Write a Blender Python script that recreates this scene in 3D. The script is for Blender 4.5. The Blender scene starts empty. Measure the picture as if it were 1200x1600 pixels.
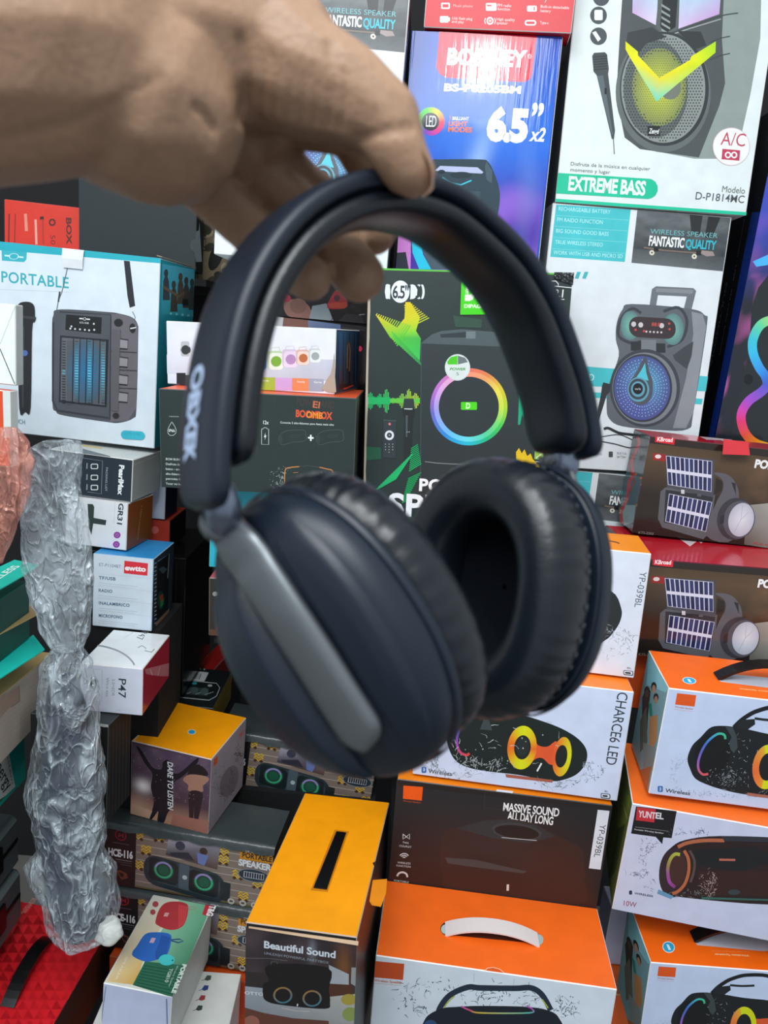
import bpy, bmesh, math, random
from mathutils import Vector, Matrix, noise
from mathutils.geometry import tessellate_polygon
import numpy as np
random.seed(7)
SC = bpy.context.scene
COL = SC.collection
PI = math.pi

# ------------------------------------------------------------------ camera, light, exposure
Z0 = 1.55                                   # camera height above the floor
PITCH, ROLL, F = 0.2267690, 0.0882910, 1155.0
FWD = Vector((0, math.cos(PITCH), -math.sin(PITCH)))
_u0 = Vector((0, math.sin(PITCH), math.cos(PITCH)))
RGT = math.cos(ROLL) * Vector((1, 0, 0)) + math.sin(ROLL) * _u0
UPV = -math.sin(ROLL) * Vector((1, 0, 0)) + math.cos(ROLL) * _u0
CAM = Vector((0, 0, Z0))
cd = bpy.data.cameras.new('camera')
cam = bpy.data.objects.new('camera', cd)
COL.objects.link(cam)
cam.matrix_world = Matrix.Translation(CAM) @ Matrix((RGT, UPV, -FWD)).transposed().to_4x4()
cd.sensor_fit = 'VERTICAL'
cd.sensor_height = 36.0
cd.sensor_width = 27.0
cd.lens = 36.0 * F / 1600.0
cd.clip_start = 0.02
cd.dof.use_dof = True
cd.dof.focus_distance = 1.12
cd.dof.aperture_fstop = cd.lens / 2.1
SC.camera = cam
SC.view_settings.view_transform = 'Standard'
SC.view_settings.look = 'None'
SC.view_settings.gamma = 1.0
SC.view_settings.exposure = 0.17
SC.view_settings.use_curve_mapping = False

wd = bpy.data.worlds.new('stall_daylight')
SC.world = wd
wd.use_nodes = True
_bg = wd.node_tree.nodes['Background']
_tc = wd.node_tree.nodes.new('ShaderNodeTexCoord')
_sx = wd.node_tree.nodes.new('ShaderNodeSeparateXYZ')
_mr = wd.node_tree.nodes.new('ShaderNodeMapRange')
_cr = wd.node_tree.nodes.new('ShaderNodeValToRGB')
_mr.inputs['From Min'].default_value = -1.0
for _p, _c in ((0.0, (0.30, 0.33, 0.42, 1)), (0.45, (0.52, 0.60, 0.74, 1)), (1.0, (1.0, 1.08, 1.10, 1))):
    _e = _cr.color_ramp.elements[0] if _p == 0 else _cr.color_ramp.elements[1] if _p == 1 else _cr.color_ramp.elements.new(_p)
    _e.position, _e.color = _p, _c
wd.node_tree.links.new(_tc.outputs['Generated'], _sx.inputs[0]); wd.node_tree.links.new(_sx.outputs['Z'], _mr.inputs['Value'])
wd.node_tree.links.new(_mr.outputs['Result'], _cr.inputs['Fac']); wd.node_tree.links.new(_cr.outputs['Color'], _bg.inputs['Color'])
_bg.inputs['Strength'].default_value = 0.78

def area(name, loc, aim, sx, sy, power, col):
    l = bpy.data.lights.new(name, 'AREA')
    l.shape = 'RECTANGLE'
    l.size, l.size_y, l.energy, l.color = sx, sy, power, col
    o = bpy.data.objects.new(name, l)
    COL.objects.link(o)
    o.location = loc
    o.rotation_euler = (Vector(aim) - Vector(loc)).to_track_quat('-Z', 'Y').to_euler()
    return o
area('led_panel_light', (0.03, -0.2, Z0 + 0.92), (0.1, 1.2, Z0 - 0.1), 0.045, 0.10, 3.0, (0.92, 0.97, 1.0))
area('stall_ceiling_light', (-0.45, -0.45, Z0 + 1.25), (-0.1, 1.1, Z0 - 0.7), 1.5, 1.0, 34.0, (0.94, 0.98, 1.0))

def cp(px, py, d):
    """the point at depth d on the sight line through a photo pixel"""
    return CAM + d * (FWD + RGT * ((px - 600.0) / F) - UPV * ((py - 800.0) / F))
def at_y(px, py, y):
    d = FWD + RGT * ((px - 600.0) / F) - UPV * ((py - 800.0) / F)
    return CAM + d * (y / d.y)

# ------------------------------------------------------------------ materials
def lin(h):
    if not isinstance(h, str):
        return h
    h = h.lstrip('#')
    if len(h) == 3:
        h = ''.join(c * 2 for c in h)
    out = []
    for i in (0, 2, 4):
        c = int(h[i:i + 2], 16) / 255.0
        out.append(c / 12.92 if c <= 0.04045 else ((c + 0.055) / 1.055) ** 2.4)
    return tuple(out)
def mix(a, b, t):
    a, b = lin(a), lin(b)
    return tuple(a[i] + (b[i] - a[i]) * t for i in range(3))
MATS = {}
def node_mat(name):
    m = bpy.data.materials.new(name)
    m.use_nodes = True
    return m, m.node_tree.nodes, m.node_tree.links, m.node_tree.nodes['Principled BSDF']
def printed(name, rough, spec=0.5, bump=0.05, scale=60.0, coat=0.0, stretch=None):
    """printed card: the ink is the mesh's own colour, the wear and waviness are noise"""
    if name in MATS:
        return MATS[name]
    m, N, L, b = node_mat(name)
    a = N.new('ShaderNodeAttribute'); a.attribute_name = 'Col'
    tc = N.new('ShaderNodeTexCoord')
    n = N.new('ShaderNodeTexNoise'); n.inputs['Scale'].default_value = 34.0; n.inputs['Detail'].default_value = 5.0
    L.new(tc.outputs['Object'], n.inputs['Vector'])
    mp = N.new('ShaderNodeMapRange')
    mp.inputs['From Min'].default_value = 0.3; mp.inputs['From Max'].default_value = 0.7
    mp.inputs['To Min'].default_value = 0.93; mp.inputs['To Max'].default_value = 1.03
    L.new(n.outputs['Fac'], mp.inputs['Value'])
    mu = N.new('ShaderNodeMix'); mu.data_type = 'RGBA'; mu.blend_type = 'MULTIPLY'; mu.inputs[0].default_value = 1.0
    L.new(a.outputs['Color'], mu.inputs[6]); L.new(mp.outputs['Result'], mu.inputs[7])
    L.new(mu.outputs[2], b.inputs['Base Color'])
    b.inputs['Roughness'].default_value = rough
    b.inputs['Specular IOR Level'].default_value = spec
    b.inputs['Coat Weight'].default_value = coat
    n2 = N.new('ShaderNodeTexNoise'); n2.inputs['Scale'].default_value = scale; n2.inputs['Detail'].default_value = 2.0
    if stretch:
        vm = N.new('ShaderNodeVectorMath'); vm.operation = 'MULTIPLY'; vm.inputs[1].default_value = stretch
        L.new(tc.outputs['Object'], vm.inputs[0]); L.new(vm.outputs[0], n2.inputs['Vector'])
    else:
        L.new(tc.outputs['Object'], n2.inputs['Vector'])
    bp = N.new('ShaderNodeBump'); bp.inputs['Strength'].default_value = bump; bp.inputs['Distance'].default_value = 0.004
    L.new(n2.outputs['Fac'], bp.inputs['Height']); L.new(bp.outputs['Normal'], b.inputs['Normal'])
    MATS[name] = m
    return m
def solid(name, col, rough=0.5, metal=0.0, spec=0.5, bump=0.0, scale=200.0, var=0.0, sss=0.0, coat=0.0):
    if name in MATS:
        return MATS[name]
    m, N, L, b = node_mat(name)
    c = lin(col)
    tc = N.new('ShaderNodeTexCoord')
    n = N.new('ShaderNodeTexNoise'); n.inputs['Scale'].default_value = scale; n.inputs['Detail'].default_value = 4.0
    L.new(tc.outputs['Object'], n.inputs['Vector'])
    cr = N.new('ShaderNodeValToRGB')
    cr.color_ramp.elements[0].color = tuple(x * (1 - var) for x in c) + (1,)
    cr.color_ramp.elements[1].color = tuple(min(1, x * (1 + var)) for x in c) + (1,)
    cr.color_ramp.elements[0].position = 0.3; cr.color_ramp.elements[1].position = 0.7
    L.new(n.outputs['Fac'], cr.inputs['Fac']); L.new(cr.outputs['Color'], b.inputs['Base Color'])
    b.inputs['Roughness'].default_value = rough
    b.inputs['Metallic'].default_value = metal
    b.inputs['Specular IOR Level'].default_value = spec
    b.inputs['Coat Weight'].default_value = coat
    if sss:
        b.inputs['Subsurface Weight'].default_value = sss
        b.inputs['Subsurface Scale'].default_value = 0.006
        b.inputs['Subsurface Radius'].default_value = (1.0, 0.4, 0.25)
    if bump:
        bp = N.new('ShaderNodeBump'); bp.inputs['Strength'].default_value = bump; bp.inputs['Distance'].default_value = 0.002
        L.new(n.outputs['Fac'], bp.inputs['Height']); L.new(bp.outputs['Normal'], b.inputs['Normal'])
    MATS[name] = m
    return m
CARD = printed('printed_card', 0.42, bump=0.04)
GLOSS = printed('glossy_printed_card', 0.16, bump=0.10, scale=45.0)
SHRINK = printed('shrink_wrapped_card', 0.08, bump=0.06, scale=26.0, stretch=(7.0, 1.0, 0.4))
MATTE = printed('matte_printed_card', 0.62, bump=0.05)

# ------------------------------------------------------------------ meshes and tags
class MB:
    """collects coloured faces and links them as ONE mesh object"""
    def __init__(s):
        s.v, s.f, s.c, s.sm = [], [], [], []
    def face(s, pts, col, smooth=False):
        b = len(s.v)
        s.v.extend(pts)
        s.f.append(tuple(range(b, b + len(pts))))
        s.c.append(col if isinstance(col, list) else [col] * len(pts))
        s.sm.append(smooth)
    def grid(s, rows, col, closed_u=False, closed_v=False, smooth=True):
        """rows: list of equal-length point lists; shared vertices"""
        b = len(s.v); n = len(rows); m = len(rows[0])
        for r in rows:
            s.v.extend(r)
        for i in range(n if closed_v else n - 1):
            for j in range(m if closed_u else m - 1):
                i2, j2 = (i + 1) % n, (j + 1) % m
                s.f.append((b + i * m + j, b + i * m + j2, b + i2 * m + j2, b + i2 * m + j))
                s.c.append([col] * 4); s.sm.append(smooth)
        return b
    def cap(s, b, m, row, col, flip=False):
        idx = [b + row * m + j for j in range(m)]
        s.f.append(tuple(reversed(idx)) if flip else tuple(idx))
        s.c.append([col] * m); s.sm.append(False)
    def mesh(s, name, mat):
        me = bpy.data.meshes.new(name)
        me.from_pydata([tuple(p) for p in s.v], [], s.f)
        me.materials.append(mat)
        a = me.color_attributes.new('Col', 'FLOAT_COLOR', 'CORNER')
        flat = []
        for f in s.c:
            for c in f:
                c = lin(c)
                flat.extend((c[0], c[1], c[2], 1.0))
        a.data.foreach_set('color', flat)
        me.polygons.foreach_set('use_smooth', s.sm)
        me.update()
        return me
def link(name, me, parent=None, mw=None):
    o = bpy.data.objects.new(name, me)
    COL.objects.link(o)
    if parent is not None:
        o.parent = parent
    if mw is not None:
        o.matrix_world = mw
    return o
def tag(o, label=None, cat=None, group=None, kind=None):
    if label: o['label'] = label
    if cat: o['category'] = cat
    if group: o['group'] = group
    if kind: o['kind'] = kind
    return o
def empty(name, mw):
    o = bpy.data.objects.new(name, None)
    COL.objects.link(o)
    o.empty_display_size = 0.03
    o.matrix_world = mw
    return o
def structure(o):
    o['kind'] = 'structure'
    return o

# lettering: Blender's own font, turned into flat mesh once per word
_TX = {}
def glyphs(s, bold=0.0, shear=0.0, space=1.0):
    k = (s, bold, shear, space)
    if k not in _TX:
        cu = bpy.data.curves.new('lettering', 'FONT')
        cu.body = s; cu.size = 1.0; cu.resolution_u = 3; cu.offset = bold; cu.shear = shear
        cu.space_character = space
        ob = bpy.data.objects.new('lettering', cu)
        me = ob.to_mesh()
        vs = [(v.co.x, v.co.y) for v in me.vertices]
        fs = [tuple(p.vertices) for p in me.polygons]
        ob.to_mesh_clear()
        bpy.data.objects.remove(ob); bpy.data.curves.remove(cu)
        xs = [v[0] for v in vs]
        _TX[k] = (vs, fs, min(xs), max(xs))
    return _TX[k]
CAPH = max(v[1] for v in glyphs('H')[0])

class Face:
    """one flat side of a box; shapes are given where they show in the photo and land on the side's own plane"""
    def __init__(s, mb, mwi, o, ex, ey, n):
        s.mb, s.mwi, s.o, s.ex, s.ey, s.n, s.k = mb, mwi, Vector(o), Vector(ex), Vector(ey), Vector(n), 0
        s.co = mwi @ CAM
        s.H = None
        s.hold = False
        s.size = None
    def hit(s, x, y):
        if s.H is not None:
            x, y = s.H(x, y)
        q = s.mwi @ (CAM + FWD + RGT * ((x - 600.0) / F) - UPV * ((y - 800.0) / F))
        d = q - s.co
        t = (s.o - s.co).dot(s.n) / d.dot(s.n)
        return s.co + d * t
    def lay(s):
        if not s.hold: s.k += 1
        return s.n * (s.k * 8e-6)
    def pts(s, pts, col):
        off = s.lay()
        P = [s.hit(*p) + off for p in pts]
        s._poly(P, col)
    def clip(s, P, col):
        """keep what lies on the side itself"""
        w, h = s.size
        Q = [((p - s.o).dot(s.ex), (p - s.o).dot(s.ey), p, col[i] if col else None) for i, p in enumerate(P)]
        for ax, lim, sg in ((0, 0.0, 1), (0, w, -1), (1, 0.0, 1), (1, h, -1)):
            out = []
            for i in range(len(Q)):
                A, B = Q[i - 1], Q[i]
                da, db = sg * (A[ax] - lim), sg * (B[ax] - lim)
                if (da < 0) != (db < 0):
                    t = da / (da - db)
                    out.append((A[0] + (B[0] - A[0]) * t, A[1] + (B[1] - A[1]) * t, A[2].lerp(B[2], t), mix(A[3], B[3], t) if col else None))
                if db >= 0: out.append(B)
            Q = out
            if len(Q) < 3: return [], None
        return [q[2] for q in Q], [q[3] for q in Q] if col else None
    def _poly(s, P, col):
        if s.size:
            w, h = s.size
            if any(not (0 <= (p - s.o).dot(s.ex) <= w and 0 <= (p - s.o).dot(s.ey) <= h) for p in P):
                P, c2 = s.clip(P, col if isinstance(col, list) else None)
                if len(P) < 3: return
                col = c2 if c2 else col
        a = sum(((P[i] - P[0]).cross(P[i + 1] - P[0]) for i in range(1, len(P) - 1)), Vector((0, 0, 0)))
        rev = a.dot(s.n) < 0
        cols = col if isinstance(col, list) else None
        if len(P) <= 4:
            idx = list(range(len(P)))
            if rev: idx.reverse()
            s.mb.face([P[i] for i in idx], [cols[i] for i in idx] if cols else col)
            return
        for t in tessellate_polygon([P]):
            t = list(t)
            if (P[t[1]] - P[t[0]]).cross(P[t[2]] - P[t[0]]).dot(s.n) < 0: t.reverse()
            s.mb.face([P[i] for i in t], [cols[i] for i in t] if cols else col)
    def quad(s, x0, y0, x1, y1, col, sk=0.0, sl=0.0):
        """upright panel; sk = drop per pixel along x, sl = shift per pixel along y"""
        f = lambda x, y: (x + sl * (y - y0), y + sk * (x - x0))
        s.pts([f(x0, y0), f(x1, y0), f(x1, y1), f(x0, y1)], col)
    def ell(s, cx, cy, rx, ry, col, rot=0.0, inner=0.0, n=36, a0=0.0, a1=360.0, edge=None):
        """ellipse, ring or arc; col may be a function of the angle in degrees, edge a second colour at the rim"""
        off = s.lay()
        c, sn = math.cos(math.radians(rot)), math.sin(math.radians(rot))
        def P(a, k):
            x, y = rx * k * math.cos(a), ry * k * math.sin(a)
            return s.hit(cx + x * c - y * sn, cy + x * sn + y * c) + off
        m = max(6, int(n * (a1 - a0) / 360.0))
        for i in range(m):
            d0, d1 = a0 + (a1 - a0) * i / m, a0 + (a1 - a0) * (i + 1) / m
            A, B = math.radians(d0), math.radians(d1)
            c0, c1 = (col(d0), col(d1)) if callable(col) else (col, col)
            e0, e1 = (edge, edge) if edge else (c0, c1)
            if inner:
                s._poly([P(A, 1), P(B, 1), P(B, inner), P(A, inner)], [e0, e1, c1, c0])
            else:
                s._poly([P(A, 1), P(B, 1), P(A, 0)], [e0, e1, c0])
    def blob(s, pts, col, m=4):
        """smooth closed outline"""
        n = len(pts); out = []
        for i in range(n):
            p0, p1, p2, p3 = (Vector(pts[(i + d) % n]) for d in (-1, 0, 1, 2))
            for k in range(m):
                t = k / m
                out.append(tuple(0.5 * (2 * p1 + (p2 - p0) * t + (2 * p0 - 5 * p1 + 4 * p2 - p3) * t * t + (3 * p1 - p0 - 3 * p2 + p3) * t ** 3)))
        s.pts(out, col)
    def curve(s, pts, w, col, m=5):
        """smooth stroke"""
        n = len(pts); out, cc = [], []
        for i in range(n - 1):
            p0, p1, p2, p3 = (Vector(pts[min(n - 1, max(0, i + d))]) for d in (-1, 0, 1, 2))
            for k in range(m):
                t = k / m
                out.append(tuple(0.5 * (2 * p1 + (p2 - p0) * t + (2 * p0 - 5 * p1 + 4 * p2 - p3) * t * t + (3 * p1 - p0 - 3 * p2 + p3) * t ** 3)))
                if isinstance(col, list): cc.append(mix(col[i], col[i + 1], t))
        out.append(tuple(pts[-1]))
        if isinstance(col, list): cc.append(col[-1])
        s.line(out, w, cc or col)
    def paint(s, q, nx, ny, fn):
        """photographic print: a fine grid over four corners (tl, tr, br, bl) coloured by fn(u, v)"""
        off = s.lay()
        (ax, ay), (bx, by), (cx, cy), (dx, dy) = q
        G = lambda u, v: s.hit((ax * (1 - u) + bx * u) * (1 - v) + (dx * (1 - u) + cx * u) * v, (ay * (1 - u) + by * u) * (1 - v) + (dy * (1 - u) + cy * u) * v) + off
        P = [[G(i / nx, j / ny) for i in range(nx + 1)] for j in range(ny + 1)]
        C = [[lin(fn(i / nx, j / ny)) for i in range(nx + 1)] for j in range(ny + 1)]
        for j in range(ny):
            for i in range(nx):
                s._poly([P[j][i], P[j][i + 1], P[j + 1][i + 1], P[j + 1][i]], [C[j][i], C[j][i + 1], C[j + 1][i + 1], C[j + 1][i]])
    def line(s, pts, w, col):
        """a drawn stroke w photo pixels wide; col may be a list, one per point"""
        off = s.lay()
        L, R = [], []
        for i, p in enumerate(pts):
            a, b = pts[max(0, i - 1)], pts[min(len(pts) - 1, i + 1)]
            dx, dy = b[0] - a[0], b[1] - a[1]
            q = math.hypot(dx, dy) or 1
            nx, ny = -dy / q * w / 2, dx / q * w / 2
            L.append(s.hit(p[0] + nx, p[1] + ny) + off); R.append(s.hit(p[0] - nx, p[1] - ny) + off)
        for i in range(len(pts) - 1):
            cc = [col[i], col[i + 1], col[i + 1], col[i]] if isinstance(col, list) else col
            s._poly([L[i], L[i + 1], R[i + 1], R[i]], cc)
    def text(s, t, x0, y0, x1, y1, h, col, bold=0.0, shear=0.0, space=1.0):
        """one line of lettering on the baseline (x0,y0)-(x1,y1), capitals h pixels tall"""
        vs, fs, a, b = glyphs(t, bold, shear, space)
        off = s.lay()
        P0, P1 = s.hit(x0, y0), s.hit(x1, y1)
        X = P1 - P0
        px = X.length / math.hypot(x1 - x0, y1 - y0)
        U = s.n.cross(X).normalized() * (h * px / CAPH)
        X = X / (b - a)
        V = [P0 + X * (x - a) + U * y + off for x, y in vs]
        bi = len(s.mb.v)
        s.mb.v.extend(V)
        for f in fs:
            s.mb.f.append(tuple(bi + i for i in f)); s.mb.c.append([col] * len(f)); s.mb.sm.append(False)
    def dots(s, pts, r, col, n=6):
        off = s.lay()
        for x, y in pts:
            s._poly([s.hit(x + r * math.cos(2 * PI * i / n), y + r * math.sin(2 * PI * i / n)) + off for i in range(n)], col)
    def splash(s, cx, cy, rx, ry, col, n=60, a0=0, a1=360, seed=1, r0=0.75):
        """printed water splash: droplets and short streaks round an ellipse"""
        R = random.Random(seed)
        hold, s.hold = s.hold, True
        s.k += 1
        for i in range(n):
            a = math.radians(R.uniform(a0, a1)); k = R.uniform(r0, 1.15)
            x, y = cx + rx * k * math.cos(a), cy + ry * k * math.sin(a)
            if R.random() < 0.4:
                s.ell(x, y, *([R.uniform(1.5, 4.0)] * 2), col, n=7)
                continue
            t = a + PI / 2 * R.choice((1, -1)) + R.uniform(-0.6, 0.6); P = [(x, y)]
            for q in range(R.randint(2, 5)):
                t += R.uniform(-0.8, 0.8); l = R.uniform(4, 11)
                P.append((P[-1][0] + l * math.cos(t), P[-1][1] + l * math.sin(t)))
            w = R.uniform(1.4, 4.2)
            for q in range(len(P) - 1): s.line(P[q:q + 2], w * (1 - q / len(P)), col)
        s.hold = hold

# fitted boxes: front-bottom-left corner (camera at the origin), yaw, two small tilts, width, depth, height
BX = {
    'skate_top': (-0.29817, 1.2003, 0.10787, -0.02702, -0.00025, 0.00167, 0.26998, 0.2, 0.37505),
    'red_top': (-0.00491, 1.2507, 0.464, -0.08451, 0.00066, -0.00981, 0.21959, 0.05, 0.2),
    'bossney': (-0.01385, 1.2563, 0.04067, -0.05768, -0.00311, -0.02014, 0.22724, 0.09, 0.4203),
    'extreme': (0.22768, 1.2619, 0.23809, 0.04522, -0.0333, -0.02401, 0.31048, 0.14, 0.42),
    'portwire': (0.2335, 1.2529, -0.18578, 0.06259, -0.02701, -0.01935, 0.29435, 0.12, 0.42259),
    'skate_low': (0.22476, 1.2695, -0.61185, -0.03333, -0.00143, 0.00246, 0.29424, 0.12, 0.42244),
    'multimedia': (0.56245, 1.3, -0.33154, -0, 0.00458, 0.01058, 0.3, 0.3, 0.75),
    'kb_up': (0.40019, 1.1587, -0.265, -0.02372, 0.01224, 0.02033, 0.27, 0.09, 0.15663),
    'kb_low': (0.38359, 1.0264, -0.419, 0.03263, 0.00278, -0.00335, 0.26666, 0.2, 0.14718),
    'yp': (0.04616, 1.0057, -0.43611, -0.14502, -0.00228, -0.02863, 0.32445, 0.10178, 0.18066),
    'charge6': (0.07398, 0.95229, -0.6014, -0.10696, -0.00529, -0.01782, 0.28768, 0.14, 0.16585),
    'massive': (0.054975, 0.94371, -0.80628, -0.08287, 0.00315, -0.01414, 0.30272, 0.16054, 0.20069),
    'handle_front': (0.043021, 0.80213, -0.97283, -0.08192, -0.00588, -0.0154, 0.30665, 0.13988, 0.20004),
    'beautiful': (-0.10847, 0.71977, -0.89458, -0.12316, -0.05602, -0.05551, 0.13249, 0.2864, 0.21996),
    'hce_back': (-0.25924, 1.1954, -0.81656, -0.02972, 0.01605, 0.07065, 0.28616, 0.099257, 0.12195),
    'hce_mid': (-0.40757, 1.0522, -0.91556, -0.09676, -0.00567, 0.00984, 0.28, 0.09703, 0.11752),
    'hce_low': (-0.40015, 1.0514, -1.0392, -0.13158, -0.00897, -0.01236, 0.27732, 0.09712, 0.11691),
    'cube': (-0.37416, 1.0714, -0.79657, -0.21096, 0.02197, 0.01844, 0.13966, 0.13582, 0.1377),
    'p47': (-0.40492, 0.95087, -0.54615, -0.00122, 0.00097, 0.00391, 0.088464, 0.12339, 0.07242),
    'ewtto': (-0.43904, 1.078, -0.47196, -0.00623, -0.01206, 0.00884, 0.093313, 0.10443, 0.11813),
    'gr31': (-0.49346, 1.108, -0.35013, -0.08764, -0.03722, 0.0168, 0.099462, 0.095161, 0.075011),
    'pearl': (-0.52421, 1.1188, -0.27269, -0.06912, -0.01143, 0.02906, 0.13404, 0.11195, 0.067287),
    'portable': (-0.65058, 1.1926, -0.19652, -0.04122, 0.00737, 0.01854, 0.27135, 0.17178, 0.29448),
    'black_left': (-0.46875, 0.92897, -0.7, -0.10438, -0.0245, 0.00663, 0.1154, 0.070276, 0.15337),
    'barcode': (-0.39927, 1.2275, -0.73568, -0.00461, 0.00695, 0.01318, 0.12001, 0.15404, 0.06),
    'boombox': (-0.33306, 1.0712, -0.23955, -0.01675, 0.00517, -0.04046, 0.28609, 0.17199, 0.14506),
    'speakers4': (-0.35216, 1.1547, -0.09364, -0.18934, 0.01746, -0.03596, 0.26864, 0.14216, 0.09473),
    'teal': (-0.26909, 1.1184, -0.37227, -0.00035, 0.00101, -0.00429, 0.23477, 0.14, 0.13451),
    'kb_side': (-0.25727, 1.0829, -0.47321, 0.02886, 0.00644, -0.02534, 0.2, 0.1, 0.095619),
    'dipager': (-0.03116, 1.1346, -0.2786, -0.0129, -0.00013, -0.05727, 0.29693, 0.1, 0.38101),
    'maroon': (-0.02459, 1.1507, -0.42942, -0.01752, -0.00058, 0.00269, 0.07362, 0.12, 0.15),
    'yuntel': (0.37454, 0.90933, -0.76119, -0.1798, 0.10414, -0.01347, 0.33, 0.14, 0.18491),
    'orange_up': (0.39073, 0.8978, -0.56507, -0.09651, 0.03667, -0.01091, 0.3, 0.115, 0.15894),
    'orange_low': (0.4346, 0.87614, -0.97058, -0.03198, 0.01625, -0.04754, 0.3, 0.11873, 0.15894),
    'tg810': (-0.33912, 0.85776, -1.0162, -0.08296, 0.0044, 0.04077, 0.10043, 0.17174, 0.1056),
    'white_low': (-0.36192, 0.80956, -1.1188, 0.01824, -0.00041, -0.0005, 0.2, 0.18686, 0.0979),
    'red_low': (-0.60746, 0.81743, -1.1191, -0.07114, 0.02, 0.06, 0.1819, 0.26955, 0.11979),
    'black_big': (-0.60495, 1.4304, 0.093291, -0.01504, -0.00075, -0.00163, 0.21738, 0.05, 0.33),
    'red_jbl': (-0.75406, 1.4448, -0.020255, 0.03946, -0.00395, 0.0199, 0.13864, 0.1605, 0.21401),
    'woodbox': (-0.68443, 0.74614, -0.59492, 0.00024, 0, 0.01, 0.20006, 0.28519, 0.09601),
    'energy': (-0.71621, 0.69986, -0.69295, -0.03337, 0, 0, 0.2, 0.3, 0.095658),
    'face_low': (-0.2982, 1.33, -0.08458, 0.00957, 0, 0.01735, 0.25006, 0.1, 0.11046),
    'face_up': (-0.30145, 1.3399, 0.02638, -0.00089, 1e-05, -0.00031, 0.25, 0.1, 0.08036),
    'red_behind': (-0.4781, 1.2538, -0.39368, 0.00809, 0.00034, -0.00184, 0.10495, 0.105, 0.054275),
    'white_behind': (-0.48563, 1.2518, -0.33653, -0.02624, -0.02789, 0.00202, 0.10479, 0.066738, 0.0945),
    'white_left': (-0.60803, 0.95695, -0.09538, 0.01039, -0.00708, 0.01587, 0.12003, 0.02, 0.1016),
    'orange_left': (-0.59292, 0.95, -0.20297, 0, -0.00497, 0.00962, 0.1, 0.02, 0.1),
    'camo': (-0.41784, 1.566, 0.084294, -0, -0.00236, 0.00881, 0.0648, 0.108, 0.1296),
    'red_mid': (-0.36332, 1.4222, -0.75487, -0.14445, 0.00386, -0.00039, 0.03973, 0.12663, 0.06),
    'gap_orange': (0.43746, 1.0093, -1.2049, -0, 0.00317, 0, 0.06, 0.1, 0.20015),
    'gap_white': (0.43916, 1.0682, -1.0037, 0.01269, -0.00082, 0.00163, 0.04732, 0.05, 0.11433),
}
def box_matrix(n):
    x, y, z, a, b, c = BX[n][:6]
    return Matrix.Translation((x, y, z + Z0)) @ Matrix.Rotation(a, 4, 'Z') @ Matrix.Rotation(b, 4, 'X') @ Matrix.Rotation(c, 4, 'Y')
class Box:
    """a carton: chamfered card body with its six sides coloured, ready to be printed on"""
    def __init__(s, key, front, top=None, right=None, left=None, edge='#d8d8d4', r=0.0011, back=None, bottom=None, size=None, mw=None):
        s.mw = mw or box_matrix(key)
        s.S = W, D, H = size or BX[key][6:9]
        s.mb = MB()
        s.mwi = s.mw.inverted()
        top, right, left = top or front, right or front, left or front
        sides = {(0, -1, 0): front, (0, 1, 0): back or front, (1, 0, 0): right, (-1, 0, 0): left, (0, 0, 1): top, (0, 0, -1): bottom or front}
        def V(i, j, k, ax):   # corner (i,j,k in 0/1) pulled in by the chamfer except along axis ax
            q = []
            for t, (c, e) in enumerate(((i, W), (j, D), (k, H))):
                v = c * e
                if t != ax: v += r if c == 0 else -r
                q.append(v)
            return Vector(q)
        cs = [(0, 0, 0), (1, 0, 0), (1, 1, 0), (0, 1, 0), (0, 0, 1), (1, 0, 1), (1, 1, 1), (0, 1, 1)]
        for n, col in sides.items():
            ax = [abs(c) for c in n].index(1); want = 1 if n[ax] > 0 else 0
            q = [c for c in cs if c[ax] == want]
            P = [V(*c, ax) for c in q]
            cen = sum(P, Vector()) / 4
            nn = Vector(n); e1 = (P[0] - cen).normalized(); e2 = nn.cross(e1)
            P.sort(key=lambda p: math.atan2((p - cen).dot(e2), (p - cen).dot(e1)))
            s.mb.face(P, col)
        done = set()
        for a in cs:
            for b in cs:
                d = [t for t in range(3) if a[t] != b[t]]
                if len(d) != 1 or (b, a) in done: continue
                done.add((a, b))
                t = d[0]; o1, o2 = [q for q in range(3) if q != t]
                P = [V(*a, o1), V(*b, o1), V(*b, o2), V(*a, o2)]
                cen = sum(P, Vector()) / 4 - Vector((W / 2, D / 2, H / 2))
                if (P[1] - P[0]).cross(P[2] - P[0]).dot(cen) < 0: P.reverse()
                s.mb.face(P, edge)
        for a in cs:
            P = [V(*a, t) for t in range(3)]
            cen = sum(P, Vector()) / 3 - Vector((W / 2, D / 2, H / 2))
            if (P[1] - P[0]).cross(P[2] - P[0]).dot(cen) < 0: P.reverse()
            s.mb.face(P, edge)
        f = lambda o, ex, ey, n: Face(s.mb, s.mwi, o, ex, ey, n)
        s.front = f((0, 0, 0), (1, 0, 0), (0, 0, 1), (0, -1, 0))
        s.top = f((0, 0, H), (1, 0, 0), (0, 1, 0), (0, 0, 1))
        s.right = f((W, 0, 0), (0, 1, 0), (0, 0, 1), (1, 0, 0))
        s.left = f((0, D, 0), (0, -1, 0), (0, 0, 1), (-1, 0, 0))
        s.front.size, s.top.size, s.right.size, s.left.size = (W, H), (W, D), (D, H), (D, H)
    def done(s, name, label, cat='box', group=None, mat=None, root=False, body='carton'):
        me = s.mb.mesh(name if not root else body, mat or CARD)
        if root:
            r = empty(name, s.mw)
            o = link(body, me, r)
        else:
            r = link(name, me, None, s.mw)
        tag(r, label, cat, group)
        s.ob = r
        return r
def sub(name, mb, parent, mat):
    """a part given in its thing's own coordinates"""
    return link(name, mb.mesh(name, mat), parent)
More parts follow.
